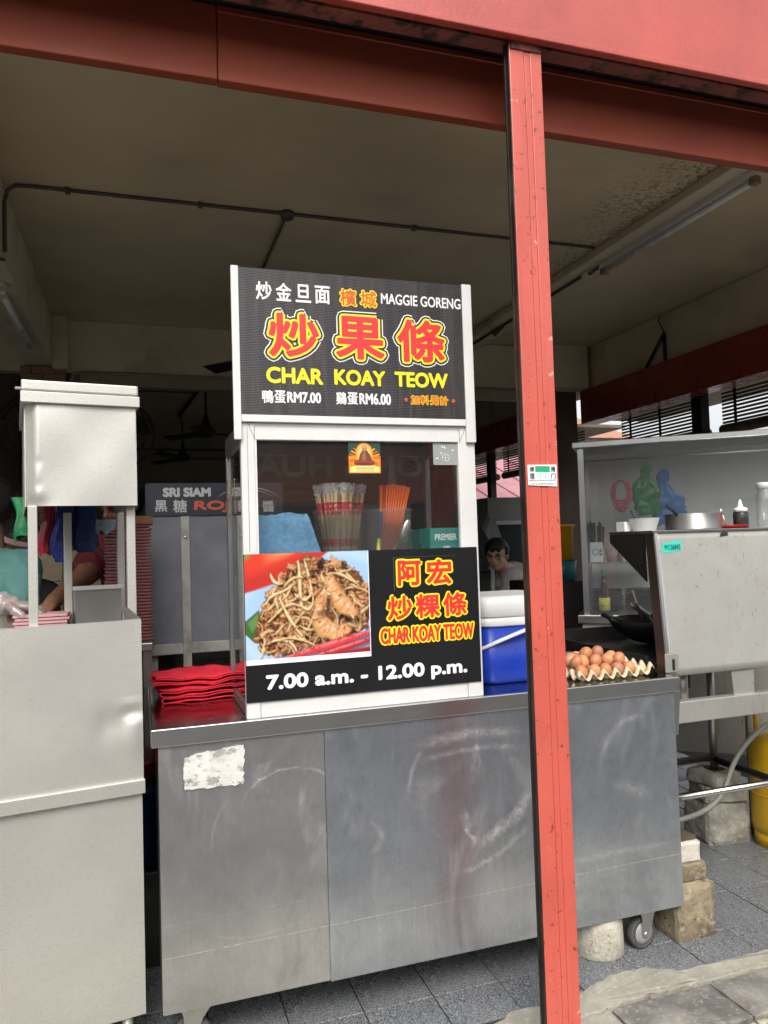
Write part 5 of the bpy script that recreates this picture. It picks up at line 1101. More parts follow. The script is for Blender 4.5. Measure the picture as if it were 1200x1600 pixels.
# crockery on the stove shelf
SZ = 1.4405
b1 = thing('plastic_bowl', 'white plastic bowl with a dark spoon on the stove shelf', 'bowl', (1.97, 2.60, SZ)); M().lathe([(0, 0), (.045, 0), (.06, .05), (.064, .052), (.058, .05), (.043, .006), (0, .006)], (1.97, 2.60, SZ), 26).done('body', WHP, b1); M().tube([(1.96, 2.6, SZ+.01), (1.915, 2.61, SZ+.085)], .004, 6).done('spoon_handle', BLKM, b1)
single('napkin_block', M().box(1.905, 1.96, 2.64, 2.70, SZ+.0005, SZ+.04, .003), WHP, 'small white container on the end of the stove shelf', 'container', (1.93, 2.67, SZ))
pn = thing('saucepan', 'shallow steel saucepan on the stove shelf', 'saucepan', (2.215, 2.60, SZ)); M().lathe([(0, 0), (.108, 0), (.112, .006), (.113, .064), (.116, .066), (.110, .066), (.107, .008), (0, .006)], (2.215, 2.60, SZ), 36).done('pan', ZINC, pn); M().tube([(2.11, 2.57, SZ+.06), (2.085, 2.56, SZ+.075), (2.045, 2.55, SZ+.10)], .006, 8).done('handle', SOOT, pn)
single('red_plate', M().lathe([(0, 0), (.05, 0), (.08, .012), (.082, .014), (.05, .004), (0, .004)], (2.365, 2.56, SZ), 28), pm('red_melamine', (.55, .03, .02), .35), 'red plastic plate between the saucepan and the sauce bottle', 'plate', (2.365, 2.56, SZ))
single('teaspoon', M().tube([(2.35, 2.56, SZ+.006), (2.335, 2.565, SZ+.06)], .0035, 6).ball((2.332, 2.566, SZ+.07), (.008, .003, .014)), ZINC, 'teaspoon standing up from the red plate', 'spoon', (2.35, 2.56, SZ+.005))
sq = thing('squeeze_bottle', 'squeeze bottle of dark sauce with a white nozzle', 'bottle', (2.445, 2.58, SZ)); M().lathe([(0, 0), (.029, 0), (.031, .004), (.031, .062), (.027, .070), (0, .070)], (2.445, 2.58, SZ), 24).done('body', pm('dark_sauce', (.03, .028, .03), .3), sq); M().lathe([(0, .0705), (.028, .0705), (.028, .085), (.012, .090), (.004, .122), (0, .123)], (2.445, 2.58, SZ), 20).done('nozzle', WHP, sq)
PET = clear_mat('pet_plastic', (.90, .91, .91), 1, .05, haze=.10, ior=1.5)
jr = thing('plastic_jar', 'clear plastic jar with a white screw lid at the edge of the shelf', 'jar', (2.60, 2.60, SZ)); M().lathe([(.0, 0), (.036, 0), (.039, .01), (.036, .03), (.039, .05), (.036, .07), (.039, .09), (.036, .11), (.038, .14), (.028, .162), (.028, .17), (.026, .17), (.026, .16), (.034, .135), (.034, .01), (0, .004)], (2.60, 2.60, SZ), 26).done('body', PET, jr); M().lathe([(0, .196), (.031, .196), (.032, .192), (.032, .171), (.0, .1705)], (2.60, 2.60, SZ), 26).done('lid', WHP, jr)
# bricks, gas bottle and hose under the stove
single('concrete_block', rough_block(2.50, 2.725, 2.905, 3.12, FZ, .165, R(-6), .008, .02, seed=11), CONC, 'large rough concrete block under the stove leg', 'concrete block', (2.61, 3.0, FZ))
single('concrete_block', rough_block(2.515, 2.73, 2.90, 3.10, .167, .238, R(-16), .008, .015, seed=14), CONC, 'flat broken concrete piece in the middle of the stove leg stack', 'concrete block', (2.61, 3.0, .167))
single('concrete_block', rough_block(2.51, 2.69, 2.90, 3.09, .240, .299, R(14), .007, .015, seed=17), CONC, 'thin concrete slab topmost under the stove leg', 'concrete block', (2.6, 3.0, .240))
YEL = pm('gas_yellow', (.70, .42, .012), .42, var=.10, scale=4, spots=[((.06, .045, .03), 12, .66, .70, .85), ((.45, .26, .02), 5, .55, .7, .5)])
gb = thing('gas_bottle', 'yellow gas bottle on the floor under the stove', 'gas bottle', (2.85, 2.82, FZ))
c_ = (2.85, 2.82, FZ)
M().lathe([(0, .035), (.10, .04), (.147, .07), (.152, .10), (.152, .40), (.146, .43), (.12, .475), (.07, .50), (.03, .508), (0, .51)], c_, 36).done('body', YEL, gb)
M().lathe([(.135, 0), (.142, 0), (.142, .075), (.135, .075), (.135, 0)], c_, 36).done('foot_ring', YEL, gb)
M().lathe([(.150, .235), (.1535, .238), (.1535, .246), (.150, .249)], c_, 36).done('weld_seam', YEL, gb)
for a in (140, 215, 300, 30): M().tube([(c_[0]+.11*math.cos(R(a)), c_[1]+.11*math.sin(R(a)), FZ+.475), (c_[0]+.112*math.cos(R(a)), c_[1]+.112*math.sin(R(a)), FZ+.63)], .011, 8).done('guard_post', YEL, gb)
M().tube([(c_[0]+.112*math.cos(R(a)), c_[1]+.112*math.sin(R(a)), FZ+.635) for a in range(0, 360, 15)], .011, 8, True).done('guard_ring', YEL, gb)
M().cyl((2.85, 2.82, FZ+.505), (2.85, 2.82, FZ+.58), .016).done('valve', pm('brass2', (.5, .36, .14), .35, metal=.8), gb)
single('gas_hose', M().tube(bez((2.85, 2.80, .545), (2.58, 2.55, .66), (2.40, 2.60, .56), (2.335, 2.6, .41), 12)+bez((2.335, 2.6, .41), (2.29, 2.6, .30), (2.22, 2.6, .265), (2.02, 2.58, .268), 10)[1:], .0105, 10), pm('hose_grey', (.20, .20, .165), .55, var=.15), 'grey rubber gas hose curving down under the stove', 'hose', (2.4, 2.6, .27))

# ------------------------------------------------------------------ glass fronted cart behind the stove
gk = thing('glass_cart', 'glass fronted steel cart with a pale back panel behind the stove', 'cart', (2.31, 3.60, 0), rotz=R(-37))
BACKP = pm('pale_back_panel', (.68, .68, .66), .5, var=.05, scale=2)
M().box(-.025, 1.45, -.025, .43, 1.914, 1.946, .004).done('top_cap', ST_T, gk); M().box(0, .032, 0, .03, .956, 1.913, .002).box(0, .03, .38, .41, .956, 1.913, .002).done('post', ST_T, gk)
M().box(.033, 1.44, .012, .016, 1.002, 1.913).done('front_pane', clear_mat('cart_glass', (.90, .91, .91), 1.0, .02, haze=.06, hazecol=(.6, .6, .58), ior=1.55), gk)
M().box(.012, .016, .031, .379, 1.002, 1.913).done('side_pane', GLASS, gk); M().box(.031, 1.44, .40, .41, 1.002, 1.913).done('back_panel', BACKP, gk)
M().tube([(.033, .05, 1.845), (1.44, .05, 1.845)], .006, 8).done('hanging_rail', ZINC, gk)
M().box(.033, .40, .05, .30, 1.274, 1.283, .001).done('shelf', ST_T, gk); M().box(-.03, 1.45, -.03, .43, .955, 1.0, .003).done('ledge', ST_T, gk); M().box(-.01, 1.44, -.012, .42, .905, .954, .003).done('lower_rail', ST_P, gk)
M().box(0, 1.44, .01, .42, .285, .904, .004).done('base_panel', ST_P, gk)
for x in (.05, 1.38): M().box(x, x+.04, .05, .09, FZ, .285).box(x, x+.04, .35, .39, FZ, .285).done('leg', SOOT, gk)
def onk(o, p, rz=0):
    o.matrix_world = Matrix.Translation((2.31, 3.60, 0)) @ Matrix.Rotation(R(-37), 4, 'Z') @ Matrix.Translation(p) @ Matrix.Rotation(rz, 4, 'Z'); return o
STR = pm('pink_raffia', (.58, .12, .16), .5, var=.25, scale=30); rn = random.Random(3); m = M()
for k in range(26):
    rx, rz = rn.uniform(.030, .056), rn.uniform(.055, .088); ph = rn.random()*6; cz = -rz+.088
    m.tube([(rx*math.sin(a)*(1+.08*math.sin(3*a+ph)), rn.uniform(-.012, .012), cz+rz*math.cos(a)*(1+.04*math.sin(2*a+ph))) for a in [2*math.pi*i/20 for i in range(20)]], .0024, 5, True)
o = m.done('raffia_string', STR, None); tag(onk(o, (.222, .035, 1.64)), 'coil of pink raffia string hanging in the glass cart', 'string')
def tbag(w, h, neck, seed):
    return bundle(w, .05, h, 3, [1.0, 1.0, 1.02, 1.0, 1.04, 1.1, 1.12, .98, .72, .42, .30, .44, .36, .2], seed, 0, .28)
GB = clear_mat('green_film', (.30, .72, .38), .9, .18, haze=.5, hazecol=(.015, .30, .08), ior=1.45); BB = clear_mat('blue_film', (.25, .52, .85), .9, .18, haze=.55, hazecol=(.02, .22, .58), ior=1.45)
o = tbag(.125, .275, 0, 4).done('plastic_bag', GB, None); tag(onk(o, (.352, .075, 1.545)), 'green carrier bag tied at the top hanging in the glass cart', 'plastic bag')
o = tbag(.15, .31, 0, 9).done('plastic_bag', BB, None); tag(onk(o, (.452, .095, 1.47)), 'blue carrier bag tied at the top hanging beside the green one', 'plastic bag')
hd = thing('chopstick_holder', 'white printed holder full of black chopsticks on the cart shelf', 'holder', (0, 0, 0), rotz=0.0); onk(hd, (.075, .12, 1.2835))
M().box(-.035, .035, -.03, .03, 0, .11, .004).done('box', WHP, hd); M().tube([(.016*math.cos(a)-.005, -.0305, .055+.016*math.sin(a)) for a in [i*math.pi/10 for i in range(20)]], .0022, 4, True).done('ring_mark', pm('blue_mark', (.05, .22, .40), .5), hd)
letter('lettering', '面', (.016, .030, .055, .072), lambda u, v, w: (u, -.030-w, v), INK, hd, .0004); letter('lettering', '粉', (.016, .030, .034, .051), lambda u, v, w: (u, -.030-w, v), INK, hd, .0004)
for k in range(26):
    a, b = random.uniform(-.028, .028), random.uniform(-.022, .022)
    o = M().cyl((0, 0, 0), (0, 0, .20+random.uniform(-.02, .02)), .0035, .0055, 6).done('black_chopstick', BLKM, None); onk(o, (.075+a, .12+b, 1.295)); o.rotation_euler.rotate_axis('Y', a*3.5); tag(o, 'black chopstick standing in the white printed holder', 'chopstick', 'black chopsticks in the holder')
o = M().lathe([(0, 0), (.026, 0), (.034, .075), (.031, .075), (.024, .004), (0, .004)], n=22).done('cup', pm('pink_mesh', (.42, .28, .27), .6, var=.3, scale=90), None); tag(onk(o, (.155, .10, 1.2835)), 'pinkish patterned cup beside the chopstick holder', 'cup')
pmesh = M().lathe([(0, 0), (.06, 0), (.088, .010), (.09, .012), (.06, .004), (0, .004)], n=28).done('plate', pm('black_melamine', (.012, .012, .013), .35), None); pd = pmesh.data; bpy.data.objects.remove(pmesh)
for s_, (x, lb) in enumerate(((.115, 'black melamine plate in the stack behind the soy sauce bottle'), (.30, 'black melamine plate in the stack behind the wok'))):
    for k in range(13): o = bpy.data.objects.new('plate', pd); COL.objects.link(o); tag(onk(o, (x, .20, 1.0015+k*.0095)), lb, 'plate', 'stack of plates %s' % ('by the bottle', 'by the wok')[s_])
sb = thing('sauce_bottle', 'soy sauce bottle with green cap and yellow label in the cart', 'bottle', (0, 0, 0), rotz=0.0); onk(sb, (.108, .065, 1.001))
M().lathe([(0, 0), (.027, 0), (.029, .004), (.029, .095), (.025, .12), (.014, .165), (.012, .205), (0, .205)], n=24).done('glass_body', pm('dark_bottle', (.02, .014, .01), .08), sb); M().lathe([(.0292, .018), (.0298, .018), (.0298, .088), (.0292, .088)], n=24).done('label_wrap', pm('yellow_label', (.66, .60, .12), .5, var=.25, scale=26, spots=[((.80, .80, .72), 14, .5, .6, .7), ((.05, .05, .03), 45, .62, .66, .8)]), sb); M().lathe([(0, .206), (.0135, .206), (.0145, .208), (.0145, .234), (.012, .237), (0, .237)], n=20).done('cap', pm('green_cap', (.01, .28, .13), .4), sb)

single('spatula', M().tube([(1.98, 2.66, 1.08), (1.90, 2.60, 1.20)], .006, 8).box(2.0, 2.09, 2.66, 2.70, 1.035, 1.04), ZINC, 'steel wok spatula propped on the wok rim behind the gusset', 'spatula', (2.0, 2.68, 1.04))
for k, (x, r_, h_, mt, lb) in enumerate(((.215, .030, .06, ZINC, 'small steel pot on the cart shelf beside the pink cup'), (.285, .026, .085, pm('brown_jar', (.12, .05, .02), .3), 'brown sauce jar on the cart shelf near the wok'), (.345, .028, .05, WHP, 'small white tub at the end of the cart shelf'))):
    o = M().lathe([(0, 0), (r_*.9, 0), (r_, h_*.1), (r_, h_*.8), (r_*.8, h_*.9), (r_*.8, h_), (0, h_)], n=20).done('shelf_pot', mt, None); tag(onk(o, (x, .12, 1.2835)), lb, 'pot')
# ------------------------------------------------------------------ deeper inside the shop
single('cupboard', M().box(2.3, 2.95, 4.0, 4.45, FZ, 1.16, .01).box(2.31, 2.94, 3.985, 3.999, .05, 1.10, .003), pm('black_brown', (.018, .014, .012), .6), 'dark cupboard standing behind the red column', 'cupboard', (2.6, 4.2, FZ))
single('plastic_tub', M().lathe([(0, 0), (.085, 0), (.10, .125), (.095, .125), (.08, .006), (0, .006)], (2.49, 4.12, 1.161), 24), pm('teal_tub', (.01, .14, .16), .5), 'teal plastic tub on the dark cupboard', 'tub', (2.49, 4.12, 1.161))
single('plastic_pail', M().lathe([(0, 0), (.075, 0), (.088, .20), (.098, .203), (.098, .218), (.092, .22), (.086, .21), (.074, .006), (0, .006)], (2.49, 4.12, 1.288), 26), pm('yellow_pail', (.62, .34, .008), .45), 'yellow plastic pail stacked on the teal tub', 'pail', (2.49, 4.12, 1.288))
def wall_fan(x, y, z, lb):
    f = thing('wall_fan', lb, 'fan', (x, y, z)); m = M()
    for r in (.235, .22, .17, .12, .07):
        for dy in (-.05, .05):
            rr = r if r != .235 else .235; d = dy*(1-(r/.26)**2)+dy*.25
            m.tube([(x+rr*math.cos(a), y+d, z+rr*math.sin(a)) for a in [i*math.pi/16 for i in range(32)]], .0022 if r < .23 else .005, 5, True)
    for k in range(24):
        a = k*math.pi/12
        m.tube([(x+r*math.cos(a), y-.05*(1-(r/.26)**2)-.0125, z+r*math.sin(a)) for r in (.04, .10, .17, .235)], .0016, 4)
    m.done('cage', BLKM, f)
    for k in range(3):
        a = k*2.094+.4; m = M(); m.grid(lambda u, v: (x+(.04+.16*u)*math.cos(a)-(.10*(v-.5)*(.5+u))*math.sin(a), y+.02*(v-.5), z+(.04+.16*u)*math.sin(a)+(.10*(v-.5)*(.5+u))*math.cos(a)), 6, 4); m.thicken(.002).done('blade', BLKM, f)
    M().cyl((x, y-.03, z), (x, y+.14, z), .05, n=16).done('motor', BLKM, f); M().tube([(x, y+.12, z-.04), (x, y+.18, z-.14), (x, y+.32, z-.16)], .014).done('arm', BLKM, f)
wall_fan(-.111, 5.55, 2.246, 'black caged wall fan beside the steel hood in front of the dark opening'); wall_fan(-.66, 5.55, 2.275, 'black caged wall fan in front of the tiled pillar')
def ceiling_fan(x, y, z, rot, lb, R_=.62):
    f = thing('ceiling_fan', lb, 'fan', (x, y, z)); M().cyl((x, y, z+.1), (x, y, 3.199), .012, n=8).done('rod', BLKM, f)
    M().lathe([(0, -.06), (.06, -.055), (.095, -.03), (.10, .0), (.06, .04), (.03, .10), (.018, .17), (0, .17)], (x, y, z), 20).done('motor', BLKM, f)
    M().lathe([(0, 3.10-z), (.012, 3.10-z), (.045, 3.16-z), (.06, 3.195-z), (0, 3.195-z)], (x, y, z), 16).done('canopy_cup', pm('fan_cup', (.25, .24, .21), .5), f)
    for k in range(3):
        a = rot+k*2.0944; m = M(); m.grid(lambda u, v: (x+(.10+(R_-.1)*u)*math.cos(a)-(.13*(v-.5)*(.7+.3*u))*math.sin(a), y+(.10+(R_-.1)*u)*math.sin(a)+(.13*(v-.5)*(.7+.3*u))*math.cos(a), z-.02+.03*(v-.5)), 8, 3); m.thicken(.003).done('blade', BLKM, f)
ceiling_fan(.86, 5.0, 2.72, R(10), 'ceiling fan half hidden behind the top of the black menu sign', .56)
ceiling_fan(.57, 10.1, 2.64, R(0), 'dark ceiling fan on a long rod deep in the shop', .7); ceiling_fan(.64, 7.4, 2.56, R(15), 'nearer dark ceiling fan on a short rod under the rear ceiling', .5)
rc = thing('rear_ceiling_conduit', 'thin conduit with lamp holders on the dark rear ceiling', 'conduit', (.6, 8.5, 3.15)); M().tube([(-.8, 8.6, 3.185), (.62, 8.6, 3.185)], .012, 6).tube([(.76, 7.2, 3.185), (.55, 10.0, 3.185)], .02, 6).done('pipe', GREYC, rc); M().cyl((.74, 7.5, 3.08), (.74, 7.5, 3.2), .03, .06, 12).done('lamp_holder', MATS['fan_cup'], rc)
M().box(-.8, 3.4, 11.17, 11.199, 2.28, 2.34).box(-.8, 3.4, 11.17, 11.199, 2.86, 2.885).done('trunking', GREYC, shop)
fr = thing('display_fridge', 'white framed display fridge behind the seated man', 'fridge', (3.55, 6.9, FZ))
M().box(3.37, 3.9, 6.92, 7.4, FZ, 1.86, .01).done('body', pm('fridge_grey', (.32, .33, .33), .5), fr); M().box(3.37, 3.41, 6.895, 6.919, .3, 1.62, .002).box(3.86, 3.9, 6.895, 6.919, .3, 1.62, .002).box(3.41, 3.86, 6.895, 6.919, 1.58, 1.62, .002).done('door_frame', WHITEP, fr); M().box(3.41, 3.86, 6.90, 6.91, .3, 1.58).done('door_pane', pm('fridge_glass', (.06, .075, .075), .12), fr)
lk = thing('clothes_rack', 'dark and pale jackets hanging together behind the seated man', 'clothes', (3.05, 6.6, 1.0))
o = bundle(.30, .16, .55, 3, [.9, 1.0, 1.0, .95, .6, .2], 8).done('dark_jacket', pm('dark_cloth', (.035, .035, .038), .9), lk, off=(0, 0, 0)); o.location = (-.02, 0, .12)
o = bundle(.24, .14, .5, 4, [.9, 1.0, 1.0, .95, .6, .2], 3).done('pale_jacket', pm('pale_cloth', (.36, .37, .37), .9), lk, off=(0, 0, 0)); o.location = (.20, .05, .15)
M().cyl((0, .1, -1.03), (0, .1, .68), .015).cyl((-.3, .1, .68), (.5, .1, .68), .012).done('stand', BLKM, lk)

# ------------------------------------------------------------------ people
def organic(name, m, mat, parent, voxel=.007, smooth=4, wrinkle=0):
    """one continuous skin grown round overlapping shapes"""
    bmesh.ops.recalc_face_normals(m.bm, faces=m.bm.faces[:])
    me = bpy.data.meshes.new('tmp'); m.bm.to_mesh(me); m.bm.free(); o = bpy.data.objects.new('tmp', me); COL.objects.link(o)
    r = o.modifiers.new('r', 'REMESH'); r.mode = 'VOXEL'; r.voxel_size = voxel; r.use_smooth_shade = True
    s_ = o.modifiers.new('s', 'SMOOTH'); s_.iterations = smooth; s_.factor = .5
    bpy.context.view_layer.update()
    ev = bpy.data.meshes.new_from_object(o.evaluated_get(bpy.context.evaluated_depsgraph_get())); bpy.data.objects.remove(o)
    off = OFF[parent.name]; ev.transform(Matrix.Translation(-off)); ev.materials.clear(); ev.materials.append(mat)
    if wrinkle or name in ('shirt', 'trousers'):
        wk_ = wrinkle or .007; nn = [v.normal.copy() for v in ev.vertices]
        for v, n_ in zip(ev.vertices, nn):
            q = Vector((v.co.x*17+v.co.z*9, v.co.y*17-v.co.z*6, v.co.z*10)); t = 1-abs(mnoise.noise(q))*2.2
            v.co += n_*wk_*(max(t, -.4)-.2+.5*mnoise.noise(v.co*40))
    for p in ev.polygons: p.use_smooth = True
    n = bpy.data.objects.new(name, ev); COL.objects.link(n); n.parent = parent; OFF[n.name] = off; return n
def limb(m, pts, rs):
    pts = [Vector(p) for p in pts]
    for a, b, r, q in zip(pts, pts[1:], rs, rs[1:]): m.cyl(a, b, r, q, 14)
    for p, r in zip(pts, rs): m.ball(p, r, 14, 9)
def head(m, c, az, tilt=0, s=1.0):
    """skull, jaw, nose, lips, ears round the centre c, facing azimuth az; returns the head frame"""
    Q = Matrix.Rotation(az, 3, 'Z') @ Matrix.Rotation(tilt, 3, 'Y'); c = Vector(c)
    def B(p, r): m.ball(c+Q @ (Vector(p)*s), Vector(r)*s, 16, 12, Q)
    B((-.008, 0, .030), (.098, .076, .088)); B((.022, 0, -.035), (.068, .062, .075)); B((.040, 0, -.082), (.040, .042, .030)); B((.085, 0, .018), (.014, .045, .012))
    for sy in (-1, 1): B((.060, sy*.036, -.028), (.026, .024, .022)); B((-.006, sy*.078, -.008), (.016, .009, .030))
    m.tube([c+Q @ (Vector(p)*s) for p in ((.090, 0, .012), (.104, 0, -.012), (.112, 0, -.028), (.094, 0, -.036))], [.009*s, .011*s, .014*s, .010*s], 8)
    B((.088, 0, -.058), (.012, .024, .006)); B((.086, 0, -.068), (.012, .021, .007))
    return Q, c, s
def face_bits(par, fr, glasses=False, eye=True):
    Q, c, s = fr; P_ = lambda p: c+Q @ (Vector(p)*s)
    if eye:
        for sy in (-1, 1):
            M().ball(P_((.084, sy*.031, .002)), Vector((.008, .013, .005))*s, 10, 7, Q).done('eye', pm('eye_dark', (.02, .015, .012), .2), par)
            M().tube([P_((.094, sy*.014, .020)), P_((.095, sy*.032, .025)), P_((.086, sy*.050, .019))], [.003*s, .004*s, .002*s], 6).done('eyebrow', pm('brow_dark', (.02, .016, .014), .8), par)
        M().tube([P_((.092, -.022, -.063)), P_((.099, 0, -.062)), P_((.092, .022, -.063))], [.002*s, .0035*s, .002*s], 6).done('mouth_line', pm('lip', (.22, .07, .055), .5), par)
    if glasses:
        g = M()
        for sy in (-1, 1):
            g.tube([P_((.103-.012*abs(math.cos(a))*(1 if math.cos(a)*sy > 0 else 0), sy*.033+.023*math.cos(a), .001+.017*math.sin(a))) for a in [i*math.pi/8 for i in range(16)]], .0026, 5, True)
            g.tube([P_((.095, sy*.057, .004)), P_((.04, sy*.078, .006)), P_((-.01, sy*.080, .004))], .0016, 5)
        g.tube([P_((.106, -.010, .005)), P_((.106, .010, .005))], .0018, 5); g.done('glasses', pm('spectacle_grey', (.25, .25, .26), .3, metal=.6), par)
def hair(par, fr, mat, front=.055, low=-.05, puff=1.08, tail=None):
    Q, c, s = fr; m = M(); t = bmesh.new(); bmesh.ops.create_uvsphere(t, u_segments=36, v_segments=26, radius=1)
    for v in t.verts:
        p = v.co.copy(); l = Vector((p.x*.107, p.y*.085, p.z*.098+.030))*puff
        cut = p.x > .30 and l.z < front+.012*math.sin(p.y*9)
        cut2 = l.z < low or (p.x > -.05 and l.z < -.005 and abs(p.y) > .5)
        if cut or cut2: l = Vector((l.x*.72, l.y*.72, l.z*.72+.004))
        else: l += Vector(mnoise.noise_vector(l*38))*.005
        v.co = c+Q @ (l*s)
    for f in t.faces: f.smooth = True
    m.merge(t)
    if tail: m.ball(c+Q @ (Vector(tail)*s), (.035*s, .035*s, .04*s), 14, 9)
    return m.done('hair', mat, par)
def hand(m, wrist, d, up, side=1, curl=.5, s=1.0):
    """palm with five bent fingers of different length; d points to the finger tips, up is the back of the hand"""
    d = Vector(d).normalized(); up = (Vector(up)-d*Vector(up).dot(d)).normalized(); sd_ = d.cross(up)*side; w = Vector(wrist)
    m.ball(w+d*.045*s, (.048*s, .040*s, .017*s), 14, 9, Matrix((d, sd_, up)).transposed()); limb(m, [w-d*.02*s, w+d*.03*s], [.026*s, .026*s])
    for k, (o_, l) in enumerate(((-.030, .062), (-.010, .074), (.010, .080), (.030, .072))):
        p = w+d*.078*s+sd_*o_*s; pts = [p-d*.02*s, p]; a = 0
        for seg in (.42, .33, .25): a += curl; pts.append(pts[-1]+(d*math.cos(a)-up*math.sin(a))*l*seg*s)
        limb(m, pts, [.010*s, .0095*s, .009*s, .0083*s, .0075*s])
    p = w+d*.025*s+sd_*.034*s; limb(m, [p, p+(d*.6+sd_*.75-up*.2).normalized()*.035*s, p+(d*.6+sd_*.75-up*.2).normalized()*.035*s+(d*.9+sd_*.2-up*.4).normalized()*.032*s], [.013*s, .011*s, .009*s])
SK1 = pm('skin_light', (.60, .36, .26), .5, var=.06, scale=14, sss=.08); SK2 = pm('skin_brown', (.20, .095, .055), .5, var=.08, scale=14, sss=.05); SK3 = pm('skin_tan', (.30, .155, .095), .5, var=.08, scale=14, sss=.05)
HAIRB = pm('black_hair', (.010, .009, .009), .45, var=.3, scale=60, stretch=(1, 1, .2), bump=.5, bscale=200)
# seated man at the back
mn = thing('person', 'seated man with glasses in a pale grey T-shirt looking over his shoulder', 'person', (2.85, 5.35, FZ))
m = M(); fr_ = head(m, (2.598, 5.20, 1.308), R(228), R(6), 1.0)
limb(m, [(2.63, 5.23, 1.26), (2.68, 5.27, 1.19), (2.76, 5.33, 1.14)], [.055, .056, .07])
limb(m, [(2.82, 5.37, 1.09), (2.86, 5.40, .80), (2.86, 5.40, .55)], [.13, .135, .145])
for sh_, el, wr in (((2.72, 5.20, 1.13), (2.60, 5.13, .88), (2.40, 5.10, .80)), ((2.92, 5.56, 1.13), (2.72, 5.58, .88), (2.50, 5.42, .80))):
    limb(m, [(2.82, 5.37, 1.13), sh_], [.07, .06]); limb(m, [sh_, el, wr], [.055, .043, .03]); hand(m, wr, Vector(wr)-Vector(el), (0, 0, 1), 1, .35)
for dy in (-.10, .10): limb(m, [(2.86, 5.40+dy, .50), (2.45, 5.36+dy, .48), (2.45, 5.36+dy, .06)], [.095, .062, .042]); limb(m, [(2.47, 5.36+dy, .02), (2.33, 5.36+dy, .005)], [.038, .03])
bd = organic('body', m, SK1, mn, .0065, 3)
face_bits(mn, fr_, True); hair(mn, fr_, HAIRB, .055, -.02, 1.09)
m = M(); limb(m, [(2.82, 5.37, 1.10), (2.86, 5.40, .80), (2.86, 5.40, .50)], [.15, .15, .16]); limb(m, [(2.70, 5.285, 1.185), (2.80, 5.35, 1.14)], [.064, .10])
limb(m, [(2.82, 5.37, 1.14), (2.72, 5.20, 1.13), (2.65, 5.155, .99)], [.085, .075, .068]); limb(m, [(2.82, 5.37, 1.14), (2.92, 5.56, 1.13), (2.82, 5.58, .99)], [.085, .075, .068])
organic('shirt', m, pm('pale_grey_shirt', (.62, .62, .61), .9, var=.08, scale=10, bump=.4, bscale=25), mn, .012, 3)
m = M(); limb(m, [(2.86, 5.30, .50), (2.45, 5.26, .48), (2.45, 5.26, .10)], [.112, .078, .06]); limb(m, [(2.86, 5.50, .50), (2.45, 5.46, .48), (2.45, 5.46, .10)], [.112, .078, .06]); organic('trousers', m, pm('dark_trousers', (.02, .022, .03), .9), mn, .014, 2)
sl = thing('plastic_stool', 'plastic stool under the seated man', 'stool', (2.88, 5.40, FZ)); M().lathe([(0, .40), (.15, .40), (.16, .39), (.16, .37), (0, .37)], (2.88, 5.40, FZ), 22).done('seat', pm('stool_red', (.30, .02, .02), .45), sl)
for a in range(4): M().tube([(2.88+.12*math.cos(a*1.571+.78), 5.40+.12*math.sin(a*1.571+.78), FZ+.37), (2.88+.17*math.cos(a*1.571+.78), 5.40+.17*math.sin(a*1.571+.78), FZ)], .014, 6).done('leg', MATS['stool_red'], sl)
tb_ = thing('dining_table', 'round dining table in front of the seated man', 'table', (2.1, 5.3, FZ)); M().lathe([(0, .74), (.42, .74), (.43, .75), (.43, .765), (.42, .775), (0, .775)], (2.1, 5.3, FZ), 30).done('top', pm('table_dark', (.07, .045, .03), .35), tb_); M().cyl((2.1, 5.3, FZ), (2.1, 5.3, .71), .04).done('leg', BLKM, tb_); M().lathe([(0, 0), (.22, 0), (.2, .03), (0, .04)], (2.1, 5.3, FZ), 22).done('foot', BLKM, tb_)
# stall worker in teal
wa = thing('person', 'stall worker in a teal T-shirt handling the pink trays with a gloved hand', 'person', (-.56, 3.12, FZ))
m = M(); fr_ = head(m, (-.545, 3.12, 1.595), R(196), R(14), .98)
limb(m, [(-.535, 3.14, 1.55), (-.535, 3.16, 1.44), (-.55, 3.18, 1.34)], [.052, .055, .10]); limb(m, [(-.56, 3.19, 1.30), (-.56, 3.20, 1.10), (-.56, 3.20, .93)], [.13, .125, .14])
for dx in (-.09, .09): limb(m, [(-.56+dx, 3.20, .90), (-.56+dx, 3.19, .48), (-.56+dx, 3.20, .08)], [.09, .06, .042]); limb(m, [(-.56+dx, 3.20, .015), (-.56+dx, 3.06, .005)], [.038, .03])
limb(m, [(-.56, 3.18, 1.36), (-.425, 3.15, 1.375)], [.07, .062]); limb(m, [(-.425, 3.15, 1.375), (-.41, 3.01, 1.20), (-.44, 2.80, 1.262)], [.056, .044, .032]); limb(m, [(-.56, 3.18, 1.36), (-.69, 3.15, 1.375), (-.70, 2.98, 1.19), (-.53, 2.72, 1.262)], [.07, .06, .044, .03]); limb(m, [(-.53, 2.72, 1.262), (-.42, 2.66, 1.262)], [.032, .028])
hand(m, (-.44, 2.80, 1.262), (.5, -.75, -.12), (0, 0, 1), -1, .35); hand(m, (-.41, 2.655, 1.265), (.9, -.05, -.10), (0, 0, 1), 1, .32)
organic('body', m, SK3, wa, .007, 3); face_bits(wa, fr_); hair(wa, fr_, HAIRB, .05, -.075, 1.12, (-.11, 0, .0))
